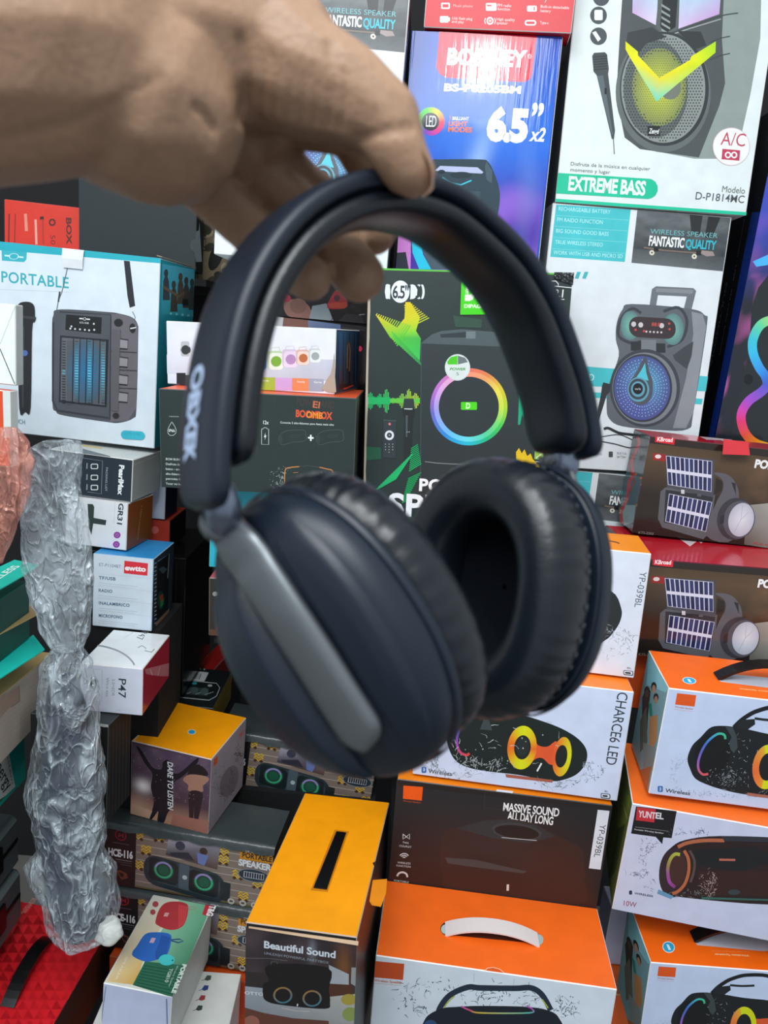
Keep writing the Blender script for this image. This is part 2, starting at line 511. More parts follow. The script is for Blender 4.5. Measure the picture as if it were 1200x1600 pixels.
def again(src, key, label, scale=None, skip=()):
    """a second carton of the same kind: the thing and each of its parts copied"""
    c = src.copy(); COL.objects.link(c)
    m = box_matrix(key)
    c.matrix_world = m @ Matrix.Diagonal((*scale, 1)) if scale else m
    c['label'] = label
    for ch in src.children:
        if ch.name in skip: continue
        d = ch.copy(); COL.objects.link(d); d.parent = c
    return c
def slab(mb, pts, n, t, col):
    """a flat outline given thickness t along n"""
    n = Vector(n)
    A = [Vector(p) for p in pts]; B = [p + n * t for p in A]
    for T in tessellate_polygon([A]):
        T = list(T)
        if (A[T[1]] - A[T[0]]).cross(A[T[2]] - A[T[0]]).dot(n) < 0: T.reverse()
        mb.face([B[i] for i in T], col); mb.face([A[i] for i in reversed(T)], col)
    for i in range(len(A)):
        j = (i + 1) % len(A)
        mb.face([A[i], A[j], B[j], B[i]], col)
def tube(mb, pts, rad, col, n=10, caps=True):
    """round bar along a path; rad one value or one per point"""
    P = [Vector(p) for p in pts]
    rows = []
    up = None
    for i, p in enumerate(P):
        t = (P[min(i + 1, len(P) - 1)] - P[max(i - 1, 0)]).normalized()
        if up is None:
            up = t.orthogonal().normalized()
        up = (up - t * up.dot(t)).normalized()
        w = t.cross(up)
        r = rad[i] if isinstance(rad, (list, tuple)) else rad
        rows.append([p + (up * math.cos(2 * PI * j / n) + w * math.sin(2 * PI * j / n)) * r for j in range(n)])
    b = mb.grid(rows, col, closed_u=True)
    if caps:
        mb.cap(b, n, 0, col, True); mb.cap(b, n, len(P) - 1, col)
def strap(mb, pts, wdir, w, t, col):
    """flat band along a path"""
    P = [Vector(p) for p in pts]; wdir = Vector(wdir).normalized()
    rows = []
    for i, p in enumerate(P):
        tg = (P[min(i + 1, len(P) - 1)] - P[max(i - 1, 0)]).normalized()
        nn = tg.cross(wdir).normalized()
        a, b = wdir * w / 2, nn * t / 2
        rows.append([p - a - b, p + a - b, p + a + b, p - a + b])
    b = mb.grid(rows, col, closed_u=True, smooth=False)
    mb.cap(b, 4, 0, col, True); mb.cap(b, 4, len(P) - 1, col)

# ------------------------------------------------------------------ the stall: floor, back wall, stepped black display stand
DARK = solid('dark_painted_wall', '#0d0e11', 0.8, var=0.3, scale=6)
CLOTH_B = solid('black_cloth', '#08090b', 0.9, var=0.3, scale=80, bump=0.3)
FLOORM = solid('grey_floor_tile', '#6c6a66', 0.6, var=0.15, scale=9, bump=0.1)
def block(name, x0, x1, y0, y1, z0, z1, m):
    mb = MB()
    v = [(x0, y0, z0), (x1, y0, z0), (x1, y1, z0), (x0, y1, z0), (x0, y0, z1), (x1, y0, z1), (x1, y1, z1), (x0, y1, z1)]
    v = [Vector(q) for q in v]
    for f in ((0, 3, 2, 1), (4, 5, 6, 7), (0, 1, 5, 4), (1, 2, 6, 5), (2, 3, 7, 6), (3, 0, 4, 7)):
        mb.face([v[i] for i in f], '#111')
    return structure(link(name, mb.mesh(name, m)))
block('floor', -2.2, 2.2, -2.0, 2.0, -0.06, 0.0, FLOORM)
block('wall_back', -2.2, 2.2, 1.86, 1.94, 0.0, 3.1, DARK)
# black shelf boards and stands behind and under the cartons: x0, x1, y0, y1, bottom, top (heights from the camera)
STANDS = [(-0.455, -0.335, 1.085, 1.21, -1.5, -0.4735), (-0.56, -0.415, 1.24, 1.45, -1.5, -0.664), (-0.41, -0.285, 1.225, 1.40, -1.5, -0.740), (-0.275, 0.03, 1.18, 1.28, -1.5, -0.806),
          (-0.38, -0.30, 1.415, 1.60, -1.5, -0.758), (-0.25, -0.06, 1.09, 1.86, -0.488, -0.4765), (-0.05, 0.06, 1.155, 1.86, -0.445, -0.432), (0.06, 0.37, 0.945, 1.86, -0.826, -0.812),
          (0.22, 0.54, 1.275, 1.86, -0.628, -0.6145), (-0.02, 0.215, 1.262, 1.86, 0.026, 0.0385), (-0.30, -0.05, 1.335, 1.86, -0.100, -0.0870), (-0.62, -0.37, 1.44, 1.86, 0.070, 0.0825), (-0.475, -0.40, 0.965, 1.26, -0.716, -0.7045)]
for i, (x0, x1, y0, y1, zb, zt) in enumerate(STANDS):
    block('trim_%d' % (i + 1), x0, x1, y0, y1, max(0.0, zb + Z0), zt + Z0, CLOTH_B)

# ------------------------------------------------------------------ the cartons and their printing
def Z(x0, y0, s):
    """coordinates read from an enlargement that starts at (x0,y0) and is s times larger than the photo"""
    return lambda x, y: (x0 + x / s, y0 + y / s)
def hue_ring(stops):
    def f(a):
        a %= 360
        for (a0, c0), (a1, c1) in zip(stops, stops[1:]):
            if a <= a1: return mix(c0, c1, (a - a0) / (a1 - a0))
        return lin(stops[-1][1])
    return f
def rr(x0, y0, x1, y1, r, n=5, sk=0.0, sl=0.0):
    """rounded panel outline"""
    P = []
    for cx, cy, a in ((x1 - r, y0 + r, -90), (x1 - r, y1 - r, 0), (x0 + r, y1 - r, 90), (x0 + r, y0 + r, 180)):
        for i in range(n + 1):
            t = math.radians(a + 90 * i / n)
            P.append((cx + r * math.cos(t), cy + r * math.sin(t)))
    return [(x + sl * (y - y0), y + sk * (x - x0)) for x, y in P]
WH = '#e3e8ea'

# --- tall white party-speaker carton, top right
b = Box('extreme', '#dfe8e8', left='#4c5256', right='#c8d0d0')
f = b.front
f.pts([(984, -120), (1192, -120), (1188, 60), (1172, 150), (1150, 248), (1085, 248), (1000, 232), (978, 215), (965, 150), (968, 60)], '#8c9894')
f.pts([(980, -120), (1136, -120), (1128, 60), (1133, 130), (1124, 165), (1092, 246), (1000, 233), (976, 215), (963, 150), (968, 60)], '#4a5052')
f.pts([(988, 20), (1026, 40), (1030, -60), (990, -60)], ['#c7a9d2', '#d9c9e4', '#7fd8e0', '#7fd8e0'])
f.pts([(1060, 45), (1124, 22), (1130, -60), (1064, -60)], ['#d0b8da', '#c39ace', '#7fd8e0', '#7fd8e0'])
f.H = Z(860, 0, 3.529)
f.pts([(600, -60), (715, -60), (700, 165), (630, 200), (580, 150)], '#565e5e')
f.pts([(625, -60), (705, -60), (690, 150), (630, 185), (605, 140)], '#202425')
for i in range(5): f.pts([(612, 20 + 34 * i), (660, 50 + 34 * i), (660, 62 + 34 * i), (612, 34 + 34 * i)], '#8d9694')
f.curve([(620, 200), (700, 170), (860, 115), (950, 85), (1035, 72)], 7, '#3c4242')
f.line([(640, 200), (760, 160), (940, 105)], 6, '#9aa3a1')
for y0, y1 in ((235, 200), (330, 295)): f.line([(880, y0), (940, y1 + 10), (990, y1)], 6, '#3a4040')
f.ell(622, 510, 262, 330, '#606868', n=56); f.ell(628, 490, 245, 315, '#2c3234', n=56); f.ell(622, 488, 232, 300, '#888f8c', n=56)
f.ell(580, 490, 178, 270, '#5a6260', n=48)
f.ell(600, 480, 150, 215, '#c6cf3a', edge='#7d8758', n=48)
R = random.Random(3); D1 = []
for j in range(-18, 19):
    for i in range(-15, 16):
        x, y = 620 + i * 16 + (8 if j % 2 else 0), 488 + j * 16
        if ((x - 622) / 222) ** 2 + ((y - 488) / 290) ** 2 < 1 and ((x - 600) / 130) ** 2 + ((y - 480) / 195) ** 2 > 1: D1.append((x, y))
f.dots(D1, 4.6, '#2a3030', 5)
D2 = [(600 + i * 13 + (6 if j % 2 else 0), 480 + j * 13) for j in range(-16, 17) for i in range(-11, 12) if (i * 13 / 140) ** 2 + (j * 13 / 205) ** 2 < 1]
f.dots(D2, 3.4, '#707a24', 5)
f.ell(660, 480, 60, 70, '#6d7468', n=24)
f.pts([(470, 170), (560, 150), (640, 205), (530, 240), (480, 300), (420, 230), (425, 180)], '#32383a'); f.pts([(700, 170), (830, 175), (860, 250), (800, 270)], '#2c3233')
f.pts([(414, 228), (482, 285), (482, 305), (600, 430), (770, 330), (775, 312), (912, 228), (910, 290), (850, 340), (705, 460), (585, 560), (440, 320), (414, 272)], ['#d6d800', '#dfe000', '#e6e600', '#e8d820', '#e4e400', '#dfe200', '#a4d818', '#b0da10', '#c8de00', '#b8d860', '#5fd0bc', '#e0e000', '#dada00'])
f.quad(535, 695, 605, 750, '#1d2122'); f.text('Zengd', 542, 735, 598, 738, 24, '#e8ecec', 0.02, 0.2)
f.pts([(230, 310), (240, 292), (300, 288), (312, 300), (322, 380), (318, 408), (356, 720), (350, 770), (338, 765), (255, 415), (238, 395)], '#3d464a')
f.pts([(258, 420), (290, 415), (345, 740), (338, 745)], '#59646a'); f.quad(298, 485, 310, 520, '#15191b')
for i in range(6): f.line([(236, 315 + 14 * i), (314, 308 + 14 * i)], 4, '#22282b')
f.line([(347, 765), (352, 850)], 5, '#5c6467')
for y, k in ((-15, 0), (85, 1), (200, 2)):
    f.ell(265 if k else 280, y, 46, 48, '#454d52', n=28)
    if k == 1: f.pts(rr(242, 55, 288, 112, 8), '#e8eeee')
    if k == 2: f.pts([(230, 180), (250, 172), (278, 215), (262, 230)], '#e8eeee')
f.H = Z(850, 200, 3.4286)
f.text('Disfruta de la música en cualquier', 142, 200, 567, 228, 17, '#5c6466'); f.text('momento y lugar', 140, 232, 354, 246, 17, '#5c6466')
f.pts([(66, 240), (560, 272)] + [(560 + 48 * math.sin(t) + 2, 325 - 53 * math.cos(t)) for t in (0.3, 0.8, 1.3, 1.8, 2.3, 2.8)] + [(556, 380), (60, 350)], '#0fbf95')
f.text('EXTREME BASS', 128, 332, 540, 360, 66, '#e6f4f0', 0.035, 0, 0.95)
f.text('Modelo', 952, 342, 1074, 353, 30, '#6a7072'); f.text('D-P1814MC', 810, 382, 1070, 402, 36, '#555b5e', 0.005)
f.pts([(55, 378), (1098, 452), (1090, 487), (50, 408)], '#10c39a')
f.ell(1003, 100, 100, 102, '#d9c3c8', n=40); f.ell(1003, 100, 96, 98, '#eef0f0', n=40)
f.text('A/C', 944, 90, 1074, 100, 62, '#c0445c')
f.pts([(955, 112), (1050, 120), (1046, 176), (950, 168)], '#c03c58')
for x in (985, 1018): f.ell(x, 145, 17, 18, '#f4f0f0', inner=0.55, n=24)
b.done('speaker_carton', 'tall white EXTREME BASS carton with round speaker and microphone, top right')

# --- white wireless-speaker carton with skateboard picture (three of this kind)
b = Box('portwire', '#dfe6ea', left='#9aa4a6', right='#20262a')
f = b.front
f.H = Z(850, 200, 3.4286)
f.pts([(65, 410), (465, 436), (433, 718), (33, 690)], '#45bfc6')
for i, (t, x0, y0, x1, y1) in enumerate((('RECHARGEABLE BATTERY', 78, 442, 355, 460), ('FM RAIDO FUNCTION', 70, 500, 314, 515), ('BIG SOUND GOOD BASS', 64, 560, 345, 578), ('TRUE WIRELESS STEREO', 58, 620, 314, 636), ('WORK WITH USB AND MICRO SD', 50, 676, 420, 698))):
    f.text(t, x0, y0, x1, y1, 19, '#b8eef0')
    if i < 4: f.line([(x0 - 14, y0 + 26), (455 - 8 * i, y0 + 52)], 2.5, '#7fd6da')
def street(u, v):
    n = noise.noise(Vector((u * 6, v * 8, 2.0))); m = noise.noise(Vector((u * 20, v * 20, 2.0)))
    c = mix('#6a7174', '#34393c', max(0, min(1, v * 1.3 + 0.5 * n))) if v < 0.72 else mix('#4c5255', '#6a7073', min(1, (v - 0.72) * 3))
    return mix(c, '#20262a', max(0, 0.5 * (u - 0.5)) + max(0, 0.25 * m))
f.paint([(500, 438), (1000, 482), (958, 768), (468, 722)], 36, 28, street)
f.pts([(780, 465), (850, 470), (835, 570), (790, 560)], '#24282b'); f.pts([(880, 475), (945, 480), (900, 590), (860, 585)], '#202427')
f.line([(535, 640), (640, 655), (800, 668), (905, 668)], 8, '#7b6a5e'); f.pts([(845, 655), (905, 662), (915, 685), (870, 688), (840, 672)], '#9a8a88')
for x, y in ((578, 668), (805, 688)): f.ell(x, y, 14, 14, '#d8d2c0', n=16); f.ell(x, y, 5, 5, '#444', n=10); f.quad(x + 10, y - 30, x + 36, y - 6, '#1c1f21')
f.text('WIRELESS SPEAKER', 568, 566, 928, 590, 24, '#6fb4ba'); f.text('FANTASTIC', 560, 628, 748, 641, 46, '#f2f6f6', 0.03, 0, 0.95); f.text('QUALITY', 756, 642, 920, 652, 42, '#2fb6c8', 0.03, 0, 0.95)
for x in (170, 210): f.pts([(x + 8, 770), (x + 28, 771), (x + 14, 808), (x - 6, 806)], '#3fb4b8')
f.H = Z(850, 300, 3.4286)
f.pts([(-190, 900), (1140, 1010), (1130, 1080), (-200, 1020)], '#45bfc6'); f.pts([(-200, 1045), (850, 1108), (845, 1138), (-205, 1072)], '#45bfc6')
f.text('SOUND', 120, 1000, 266, 1012, 34, '#d8f2f2'); f.text('smart', 210, 1032, 262, 1036, 12, '#2c6a70')
f.pts([(565, 610), (578, 520), (600, 505), (800, 515), (815, 530), (790, 630), (750, 620), (765, 560), (610, 552), (600, 612)], '#6d7378'); f.pts([(600, 515), (800, 524), (795, 545), (600, 535)], '#84898e')
f.blob([(390, 700), (420, 630), (470, 600), (780, 625), (860, 660), (872, 720), (800, 1180), (770, 1270), (620, 1275), (420, 1255), (350, 1215), (335, 1150), (345, 1040), (400, 880), (385, 790)], '#5e646a')
f.pts([(790, 640), (850, 655), (868, 720), (800, 1180), (760, 1265), (690, 1265), (760, 1000), (800, 760)], '#8a8f95')
f.pts([(690, 875), (750, 830), (800, 800), (790, 880), (765, 950), (700, 900)], '#3f4449')
f.curve([(640, 640), (720, 620), (765, 690), (740, 790), (660, 830)], 16, '#3a3f45'); f.curve([(520, 650), (470, 625), (412, 680), (400, 770), (470, 810), (520, 800)], 16, '#3a3f45')
f.ell(462, 715, 52, 78, '#79b8a8', edge='#5a7f80', n=28); f.ell(690, 735, 58, 85, '#79b8a8', edge='#5a7f80', n=28)
f.pts(rr(455, 665, 705, 775, 50, sk=0.06), '#3a2f33')
for x, y in ((480, 708), (518, 712), (630, 716)): f.ell(x, y, 13, 14, '#c8c4c6', n=16)
f.text('88:8', 575, 718, 622, 720, 18, '#d85a50'); f.dots([(548 + 20 * i, 748 + i) for i in range(5)], 6, '#d0c8ca'); f.dots([(670, 705), (672, 735), (490, 738), (535, 745)], 7, '#c04a44')
f.quad(465, 800, 520, 850, '#2b3035', 0.03); f.quad(600, 810, 650, 860, '#2b3035', 0.03); f.quad(520, 790, 600, 850, '#767c82', 0.03)
f.ell(540, 1050, 188, 208, '#3b4147', n=56); f.ell(538, 1052, 172, 192, '#777d83', n=56); f.ell(528, 1050, 158, 182, '#31383e', n=56)
f.ell(525, 1050, 150, 172, lambda a: mix('#58b4d0', '#5a62b4', 0.5 + 0.5 * math.sin(math.radians(a - 30))), edge='#4a5290', n=48)
f.dots([(525 + r_ * 148 * math.cos(t), 1050 + r_ * 168 * math.sin(t)) for r_ in (0.5, 0.6, 0.7, 0.8, 0.9) for t in [2 * PI * k / 44 for k in range(44)]], 3, '#9fd4e4', 4)
f.blob([(545, 880), (560, 950), (582, 1020), (575, 1100), (540, 1138), (490, 1135), (455, 1090), (450, 1030), (490, 970), (525, 905)], '#4d545c')
f.pts([(541, 915), (548, 970), (560, 1010), (490, 1000), (520, 955)], '#4fc2d2'); f.ell(505, 1058, 58, 66, '#5f9fb4', n=32); f.ell(503, 1056, 50, 56, '#39424a', inner=0.75, n=32); f.ell(502, 1054, 27, 30, '#14181c', n=24); f.text('wk', 485, 1060, 520, 1061, 12, '#c8d0d4')
f.pts([(318, 1020), (358, 1030), (352, 1070), (335, 1090), (275, 1285), (262, 1280), (305, 1085), (310, 1040)], '#2d3236')
f.curve([(268, 1285), (300, 1310), (400, 1300), (480, 1330), (530, 1345)], 5, '#3a3f42'); f.curve([(320, 1270), (345, 1265), (400, 1290), (470, 1300), (520, 1310)], 14, '#2b2f32'); f.curve([(300, 1335), (380, 1350), (460, 1370), (530, 1362)], 6, '#3a3f42')
f.ell(248, 1400, 9, 11, '#444a4e'); f.text('USB', 285, 1408, 308, 1410, 12, '#7a8084'); f.pts(rr(346, 1390, 368, 1420, 4), '#4a5054'); f.text('BUILT-IN', 390, 1404, 440, 1408, 12, '#7a8084'); f.text('BATTERY', 390, 1424, 438, 1428, 12, '#7a8084')
pw = b.done('wireless_speaker_carton', 'white carton with trolley speaker and teal list, under the EXTREME BASS carton', group='white wireless speaker cartons')
again(pw, 'skate_low', 'white skateboard-print carton mostly hidden between the right ear cup and the solar lantern cartons')
S0, S1 = BX['portwire'][6:9], BX['skate_top'][6:9]
again(pw, 'skate_top', 'white wireless speaker carton behind the thumb, topmost left of the blue carton', [S1[i] / S0[i] for i in range(3)])

# --- blue carton with glossy film, and the red one on top of it
b = Box('bossney', '#2a56b8', left='#30343c', right='#1c2a6a')
f = b.front
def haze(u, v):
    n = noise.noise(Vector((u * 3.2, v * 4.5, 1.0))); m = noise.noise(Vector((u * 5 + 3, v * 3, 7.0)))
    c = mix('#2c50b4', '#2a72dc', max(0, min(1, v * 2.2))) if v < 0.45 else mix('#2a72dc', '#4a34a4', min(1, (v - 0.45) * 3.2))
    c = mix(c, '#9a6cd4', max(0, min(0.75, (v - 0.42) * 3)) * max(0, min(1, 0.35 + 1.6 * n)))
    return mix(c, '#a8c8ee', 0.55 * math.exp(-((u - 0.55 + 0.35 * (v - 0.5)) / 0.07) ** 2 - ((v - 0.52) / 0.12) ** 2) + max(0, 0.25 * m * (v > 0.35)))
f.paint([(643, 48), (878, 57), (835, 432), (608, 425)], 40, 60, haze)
f.H = Z(620, 0, 4.286)
f.pts([(285, 208), (938, 236), (905, 500), (890, 532), (850, 550), (330, 520), (285, 495), (265, 450)], '#d8163e')
f.text('BOSINEY', 335, 428, 868, 446, 92, '#f4f4f6', 0.045); f.ell(889, 377, 13, 15, '#e8dfe4', inner=0.75, n=20); f.text('R', 884, 383, 894, 384, 11, '#e8dfe4')
f.text('BS-P8205BM', 315, 607, 830, 626, 42, '#f0f2f6', 0.05)
f.H = Z(620, 150, 4.286)
f.ell(228, 170, 92, 95, hue_ring([(0, '#e83a4a'), (60, '#e0409a'), (120, '#7a4ac0'), (180, '#2fae4a'), (250, '#40d020'), (300, '#d8d020'), (360, '#e83a4a')]), n=60); f.ell(226, 172, 58, 60, '#20242c', n=40)
f.text('LED', 194, 205, 262, 208, 68, '#f0f2f4', 0.0, 0, 0.9)
f.text('5', 348, 160, 364, 161, 26, '#c07060'); f.text('BRILLIANT', 372, 160, 482, 164, 20, '#e8e8ee', 0.02); f.text('LIGHT', 345, 198, 472, 202, 27, '#e87850', 0.04); f.text('MODES', 342, 238, 504, 243, 29, '#e87850', 0.04)
f.text('6.5', 596, 286, 872, 300, 180, '#f2f4f8', 0.06, 0, 0.9); f.text('”', 890, 250, 968, 254, 180, '#f2f4f8', 0.03); f.text('x2', 884, 298, 990, 304, 80, '#f2f4f8', 0.03, 0.25)
f.blob([(232, 440), (300, 425), (560, 425), (610, 440), (650, 510), (690, 650), (670, 820), (600, 1000), (-40, 1000), (-60, 700), (180, 600)], '#33454f')
f.pts([(255, 500), (290, 468), (540, 478), (580, 510), (570, 520), (300, 505)], '#b8bee0'); f.ell(300, 508, 24, 14, '#27343c'); f.ell(430, 530, 75, 22, '#2a3840'); f.line([(305, 545), (360, 580), (430, 595), (500, 565)], 9, '#46c2d8')
f.pts([(600, 440), (640, 500), (636, 585), (600, 560), (590, 470)], '#4b5d68'); f.pts([(300, 620), (560, 640), (540, 1000), (100, 1000)], '#3f525d')
f.pts([(0, 930), (95, 940), (92, 1160), (40, 1160), (-10, 1050)], '#d884d8'); f.pts([(0, 1050), (60, 1045), (80, 1160), (0, 1160)], '#28303a')
f.pts([(98, 950), (160, 965), (175, 1060), (230, 1160), (150, 1160), (105, 1050)], '#2ac4e8'); f.pts([(165, 975), (260, 1010), (400, 1160), (230, 1160), (180, 1060)], '#4a5a68')
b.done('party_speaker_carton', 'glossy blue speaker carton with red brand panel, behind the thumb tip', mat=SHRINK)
b = Box('red_top', '#d01f2c', left='#8c1620', right='#8c1620')
f = b.front; f.H = Z(620, 0, 4.286)
f.pts(rr(296, 18, 356, 60, 10), '#f2e8e6'); f.pts(rr(306, 28, 346, 50, 4), '#d01f2c'); f.text('Music phone', 376, 46, 508, 50, 16, '#e8b0ac')
f.pts(rr(596, 20, 668, 72, 8), '#f2e8e6'); f.quad(604, 32, 634, 42, '#d01f2c'); f.text('FM radio', 674, 44, 766, 48, 17, '#f0dcd8'); f.text('function', 674, 68, 756, 72, 17, '#f0dcd8')
f.pts(rr(872, 38, 938, 78, 10), '#f2e8e6'); f.quad(916, 46, 924, 70, '#d01f2c'); f.text('Built-in detachable', 962, 52, 1154, 62, 17, '#f0dcd8'); f.text('battery', 960, 80, 1030, 84, 17, '#f0dcd8')
f.pts(rr(288, 108, 346, 152, 8), '#f2e8e6'); f.quad(346, 118, 356, 142, '#f2e8e6'); f.text('Usb flash plug', 370, 130, 506, 136, 16, '#f0dcd8'); f.text('and play', 368, 152, 448, 157, 16, '#f0dcd8')
f.ell(624, 140, 24, 26, '#f2e8e6', inner=0.6); f.ell(624, 140, 8, 8, '#f2e8e6')
for s_ in (-1, 1): f.line([(624 + s_ * 30, 120), (624 + s_ * 36, 140), (624 + s_ * 30, 162)], 5, '#f2e8e6')
f.text('High quality', 668, 138, 790, 143, 17, '#f0dcd8'); f.text('speaker', 666, 162, 742, 166, 17, '#f0dcd8')
f.pts(rr(856, 134, 934, 172, 18), '#f2e8e6'); f.pts(rr(866, 144, 924, 162, 9), '#d01f2c'); f.text('Type-c', 956, 160, 1016, 163, 17, '#f0dcd8')
f.line([(1000, 0), (992, 18)], 4, '#f0dcd8')
b.done('red_carton', 'red carton with small white icons on top of the blue carton')

# --- dark blue party speaker carton, far right
b = Box('multimedia', '#1c2230', left='#0c0e14', edge='#1a2a80')
f = b.front; f.H = Z(1080, 260, 3.636)
def neon(u, v):
    n = noise.noise(Vector((u * 9, v * 9, 6.0)))
    c = mix('#3c4cb8', '#22262e', max(0, min(1, (v - 0.15) * 3.5)))
    return mix(c, '#d46ab8', max(0, min(0.9, 1.9 * n)) * (1 if 0.33 < v < 0.85 else 0.2) * (u < 0.5))
f.paint([(425, 60), (1300, 60), (1150, 1700), (90, 1700)], 60, 70, neon)
f.pts([(350, 540), (440, 500), (436, 560), (370, 570)], '#4ab4f0')
f.pts([(436, 620), (380, 690), (345, 800), (330, 1000), (300, 1200), (250, 1400), (230, 1560), (600, 1640), (600, 620)], '#222a2e')
f.curve([(600, 860), (470, 870), (395, 900), (352, 980), (352, 1060), (385, 1140), (420, 1190), (430, 1240), (400, 1280), (330, 1330), (290, 1390), (285, 1450), (310, 1520), (370, 1575), (480, 1605), (600, 1610)], 52,
       ['#b8d850', '#a8d860', '#66d8a0', '#3cc8d8', '#38bce8', '#3aa0e8', '#3a80e0', '#4a60d0', '#7a58d0', '#a850d0', '#d848b8', '#f03878', '#f05040', '#f09020', '#f0c020', '#f0d020'])
f.ell(325, 1210, 26, 30, '#101418')
f = b.left; f.H = Z(1080, 260, 3.636)
f.pts([(345, 260), (400, 260), (125, 1560), (92, 1560)], '#14307e')
f.text('MULTIMEDIA SPEAKER', 196, 660, 40, 1480, 28, '#3a3c42', 0.03); f.text('Bluetooth · USB · FM radio function', 300, 300, 160, 1070, 12, '#55575e')
b.done('multimedia_carton', 'dark blue MULTIMEDIA speaker carton with neon figure-eight light at the right edge', mat=GLOSS)

# --- solar lantern cartons
b = Box('kb_up', '#2a221c', top='#c01c2c', left='#4c5658', edge='#5a2226')
f = b.front; f.H = Z(880, 640, 3.75)
def dusk(u, v):
    n = noise.noise(Vector((u * 7, v * 5, 2.0))); m = noise.noise(Vector((u * 18, v * 12, 5.0)))
    c = mix('#5a4630', '#2a211a', min(1, abs(v - 0.12) * 2.4))
    c = mix(c, '#7a5c40', max(0, min(0.8, (u - 0.42) * 2.5)) * max(0, 1 - abs(v - 0.32) * 2.6) * max(0.1, 0.5 + 1.1 * n + 0.6 * m))
    return mix(c, '#15100e', max(0, min(0.8, (v - 0.75) * 3)))
f.paint([(495, 195), (1560, 320), (1470, 880), (395, 720)], 56, 40, dusk)
f.pts([(1080, 560), (1500, 520), (1500, 860), (1060, 790)], ['#8d8a84', '#c9c4ba', '#b0aca4', '#5c5a52'])
f.pts([(540, 150), (656, 160), (650, 206), (538, 190)], '#d8202e'); f.text('KBroad', 550, 184, 640, 190, 24, '#f6e8e8', 0.03)
f.pts([(528, 255), (600, 262), (598, 305), (526, 295)], '#9a2626'); f.ell(556, 275, 18, 12, '#e8dcd8', n=14)
f.pts([(570, 480), (600, 455), (890, 500), (860, 720), (820, 760), (580, 690), (555, 640)], '#5a5c60'); f.pts([(600, 470), (880, 505), (845, 715), (590, 660)], '#2c2e34')
f.blob([(880, 370), (960, 380), (1010, 430), (1030, 520), (1000, 760), (840, 740), (890, 560), (935, 470), (930, 410)], '#5c5a60'); f.pts([(895, 400), (935, 420), (930, 470), (890, 495)], '#2a2420'); f.pts([(985, 425), (1010, 432), (1012, 500)], '#2c2a2c')
f.pts([(600, 265), (888, 292), (880, 515), (608, 455)], '#4a4a52')
def cells(q, nx):
    (ax, ay), (bx, by), (cx, cy), (dx, dy) = q
    f.pts(q, '#d8d8ea')
    for r_ in range(2):
        for i in range(nx):
            u0, u1, v0, v1 = (i + 0.12) / nx, (i + 0.90) / nx, r_ * 0.54 + 0.015, r_ * 0.54 + 0.445
            g = lambda u, v: ((ax * (1 - u) + bx * u) * (1 - v) + (dx * (1 - u) + cx * u) * v, (ay * (1 - u) + by * u) * (1 - v) + (dy * (1 - u) + cy * u) * v)
            f.pts([g(u0, v0), g(u1, v0), g(u1, v1), g(u0, v1)], mix('#23264c', '#39406e', ((i * 5 + r_ * 3) % 7) / 7))
cells([(602, 270), (872, 302), (868, 482), (614, 440)], 10)
cells([(620, 492), (872, 542), (836, 716), (598, 655)], 9)
f.quad(690, 468, 710, 492, '#c8c8cc', 0.1); f.quad(784, 490, 808, 508, '#55555c', 0.1)
f.ell(1010, 640, 108, 124, '#3a383e', rot=14, n=40); f.ell(1030, 645, 92, 112, '#56545c', rot=14, n=40); f.ell(1042, 645, 74, 100, '#dfe0e8', rot=14, edge='#b8bac8', n=40)
f.line([(1040, 645), (1085, 600)], 3, '#b0b0ba'); f.line([(1040, 645), (1000, 720)], 3, '#b0b0ba'); f.line([(1040, 645), (1050, 560)], 3, '#b0b0ba')
f.pts([(920, 625), (945, 612), (940, 665), (916, 672)], '#2c2a30')
f.text('KTS-2202', 440, 726, 528, 734, 14, '#8a8680'); f.text('PORTABLE SOLAR', 1118, 338, 1600, 390, 46, '#f0f0f0', 0.05); f.text('Kit de Panel', 1118, 788, 1330, 812, 14, '#c83038')
f = b.top; f.H = Z(880, 640, 3.75)
f.pts([(800, 158), (900, 166), (960, 180), (840, 176)], '#e8d8d8'); f.pts([(900, 166), (985, 176), (1000, 184), (930, 182)], '#f0e0e0')
f = b.left; f.H = Z(880, 640, 3.75)
f.pts([(395, 112), (505, 150), (490, 250), (380, 200)], '#3c4446'); f.pts([(360, 300), (470, 330), (420, 620), (300, 560)], '#46606a'); f.pts([(350, 560), (425, 560), (412, 660), (330, 690)], '#8aa0a2')
f.curve([(432, 160), (445, 200), (405, 290), (408, 380), (385, 430), (375, 520), (340, 600), (350, 700)], 18, '#b4383c'); f.line([(440, 190), (380, 330), (420, 420), (350, 560)], 8, '#9a3034')
f.dots([(455, 400), (425, 380), (430, 560), (460, 440)], 9, '#a8683c')
kb = b.done('solar_lantern_carton', 'upper solar lantern carton with open red flap, under the trolley speaker carton', group='solar lantern cartons', mat=GLOSS, root=True)
W, D, H = b.S
mb = MB(); p0, p1 = b.front.hit(930, 215), b.front.hit(1080, 200)
b.front.H = Z(880, 640, 3.75); p0, p1 = b.front.hit(935, 190), b.front.hit(1080, 205)
slab(mb, [p0 + Vector((0, -0.001, 0.004)), Vector((p1.x, -0.001, p0.z + 0.003)), Vector((p1.x, -0.016, p0.z - 0.014)), Vector((p0.x - 0.004, -0.018, p0.z - 0.017))], (0, 0.3, 0.95), 0.0009, '#c8232e')
sub('tuck_flap', mb, kb, CARD)
S0, S1 = BX['kb_up'][6:9], BX['kb_low'][6:9]
again(kb, 'kb_low', 'lower solar lantern carton with wide red top, behind the white orange-topped speaker cartons', [S1[i] / S0[i] for i in range(3)], ('tuck_flap',))

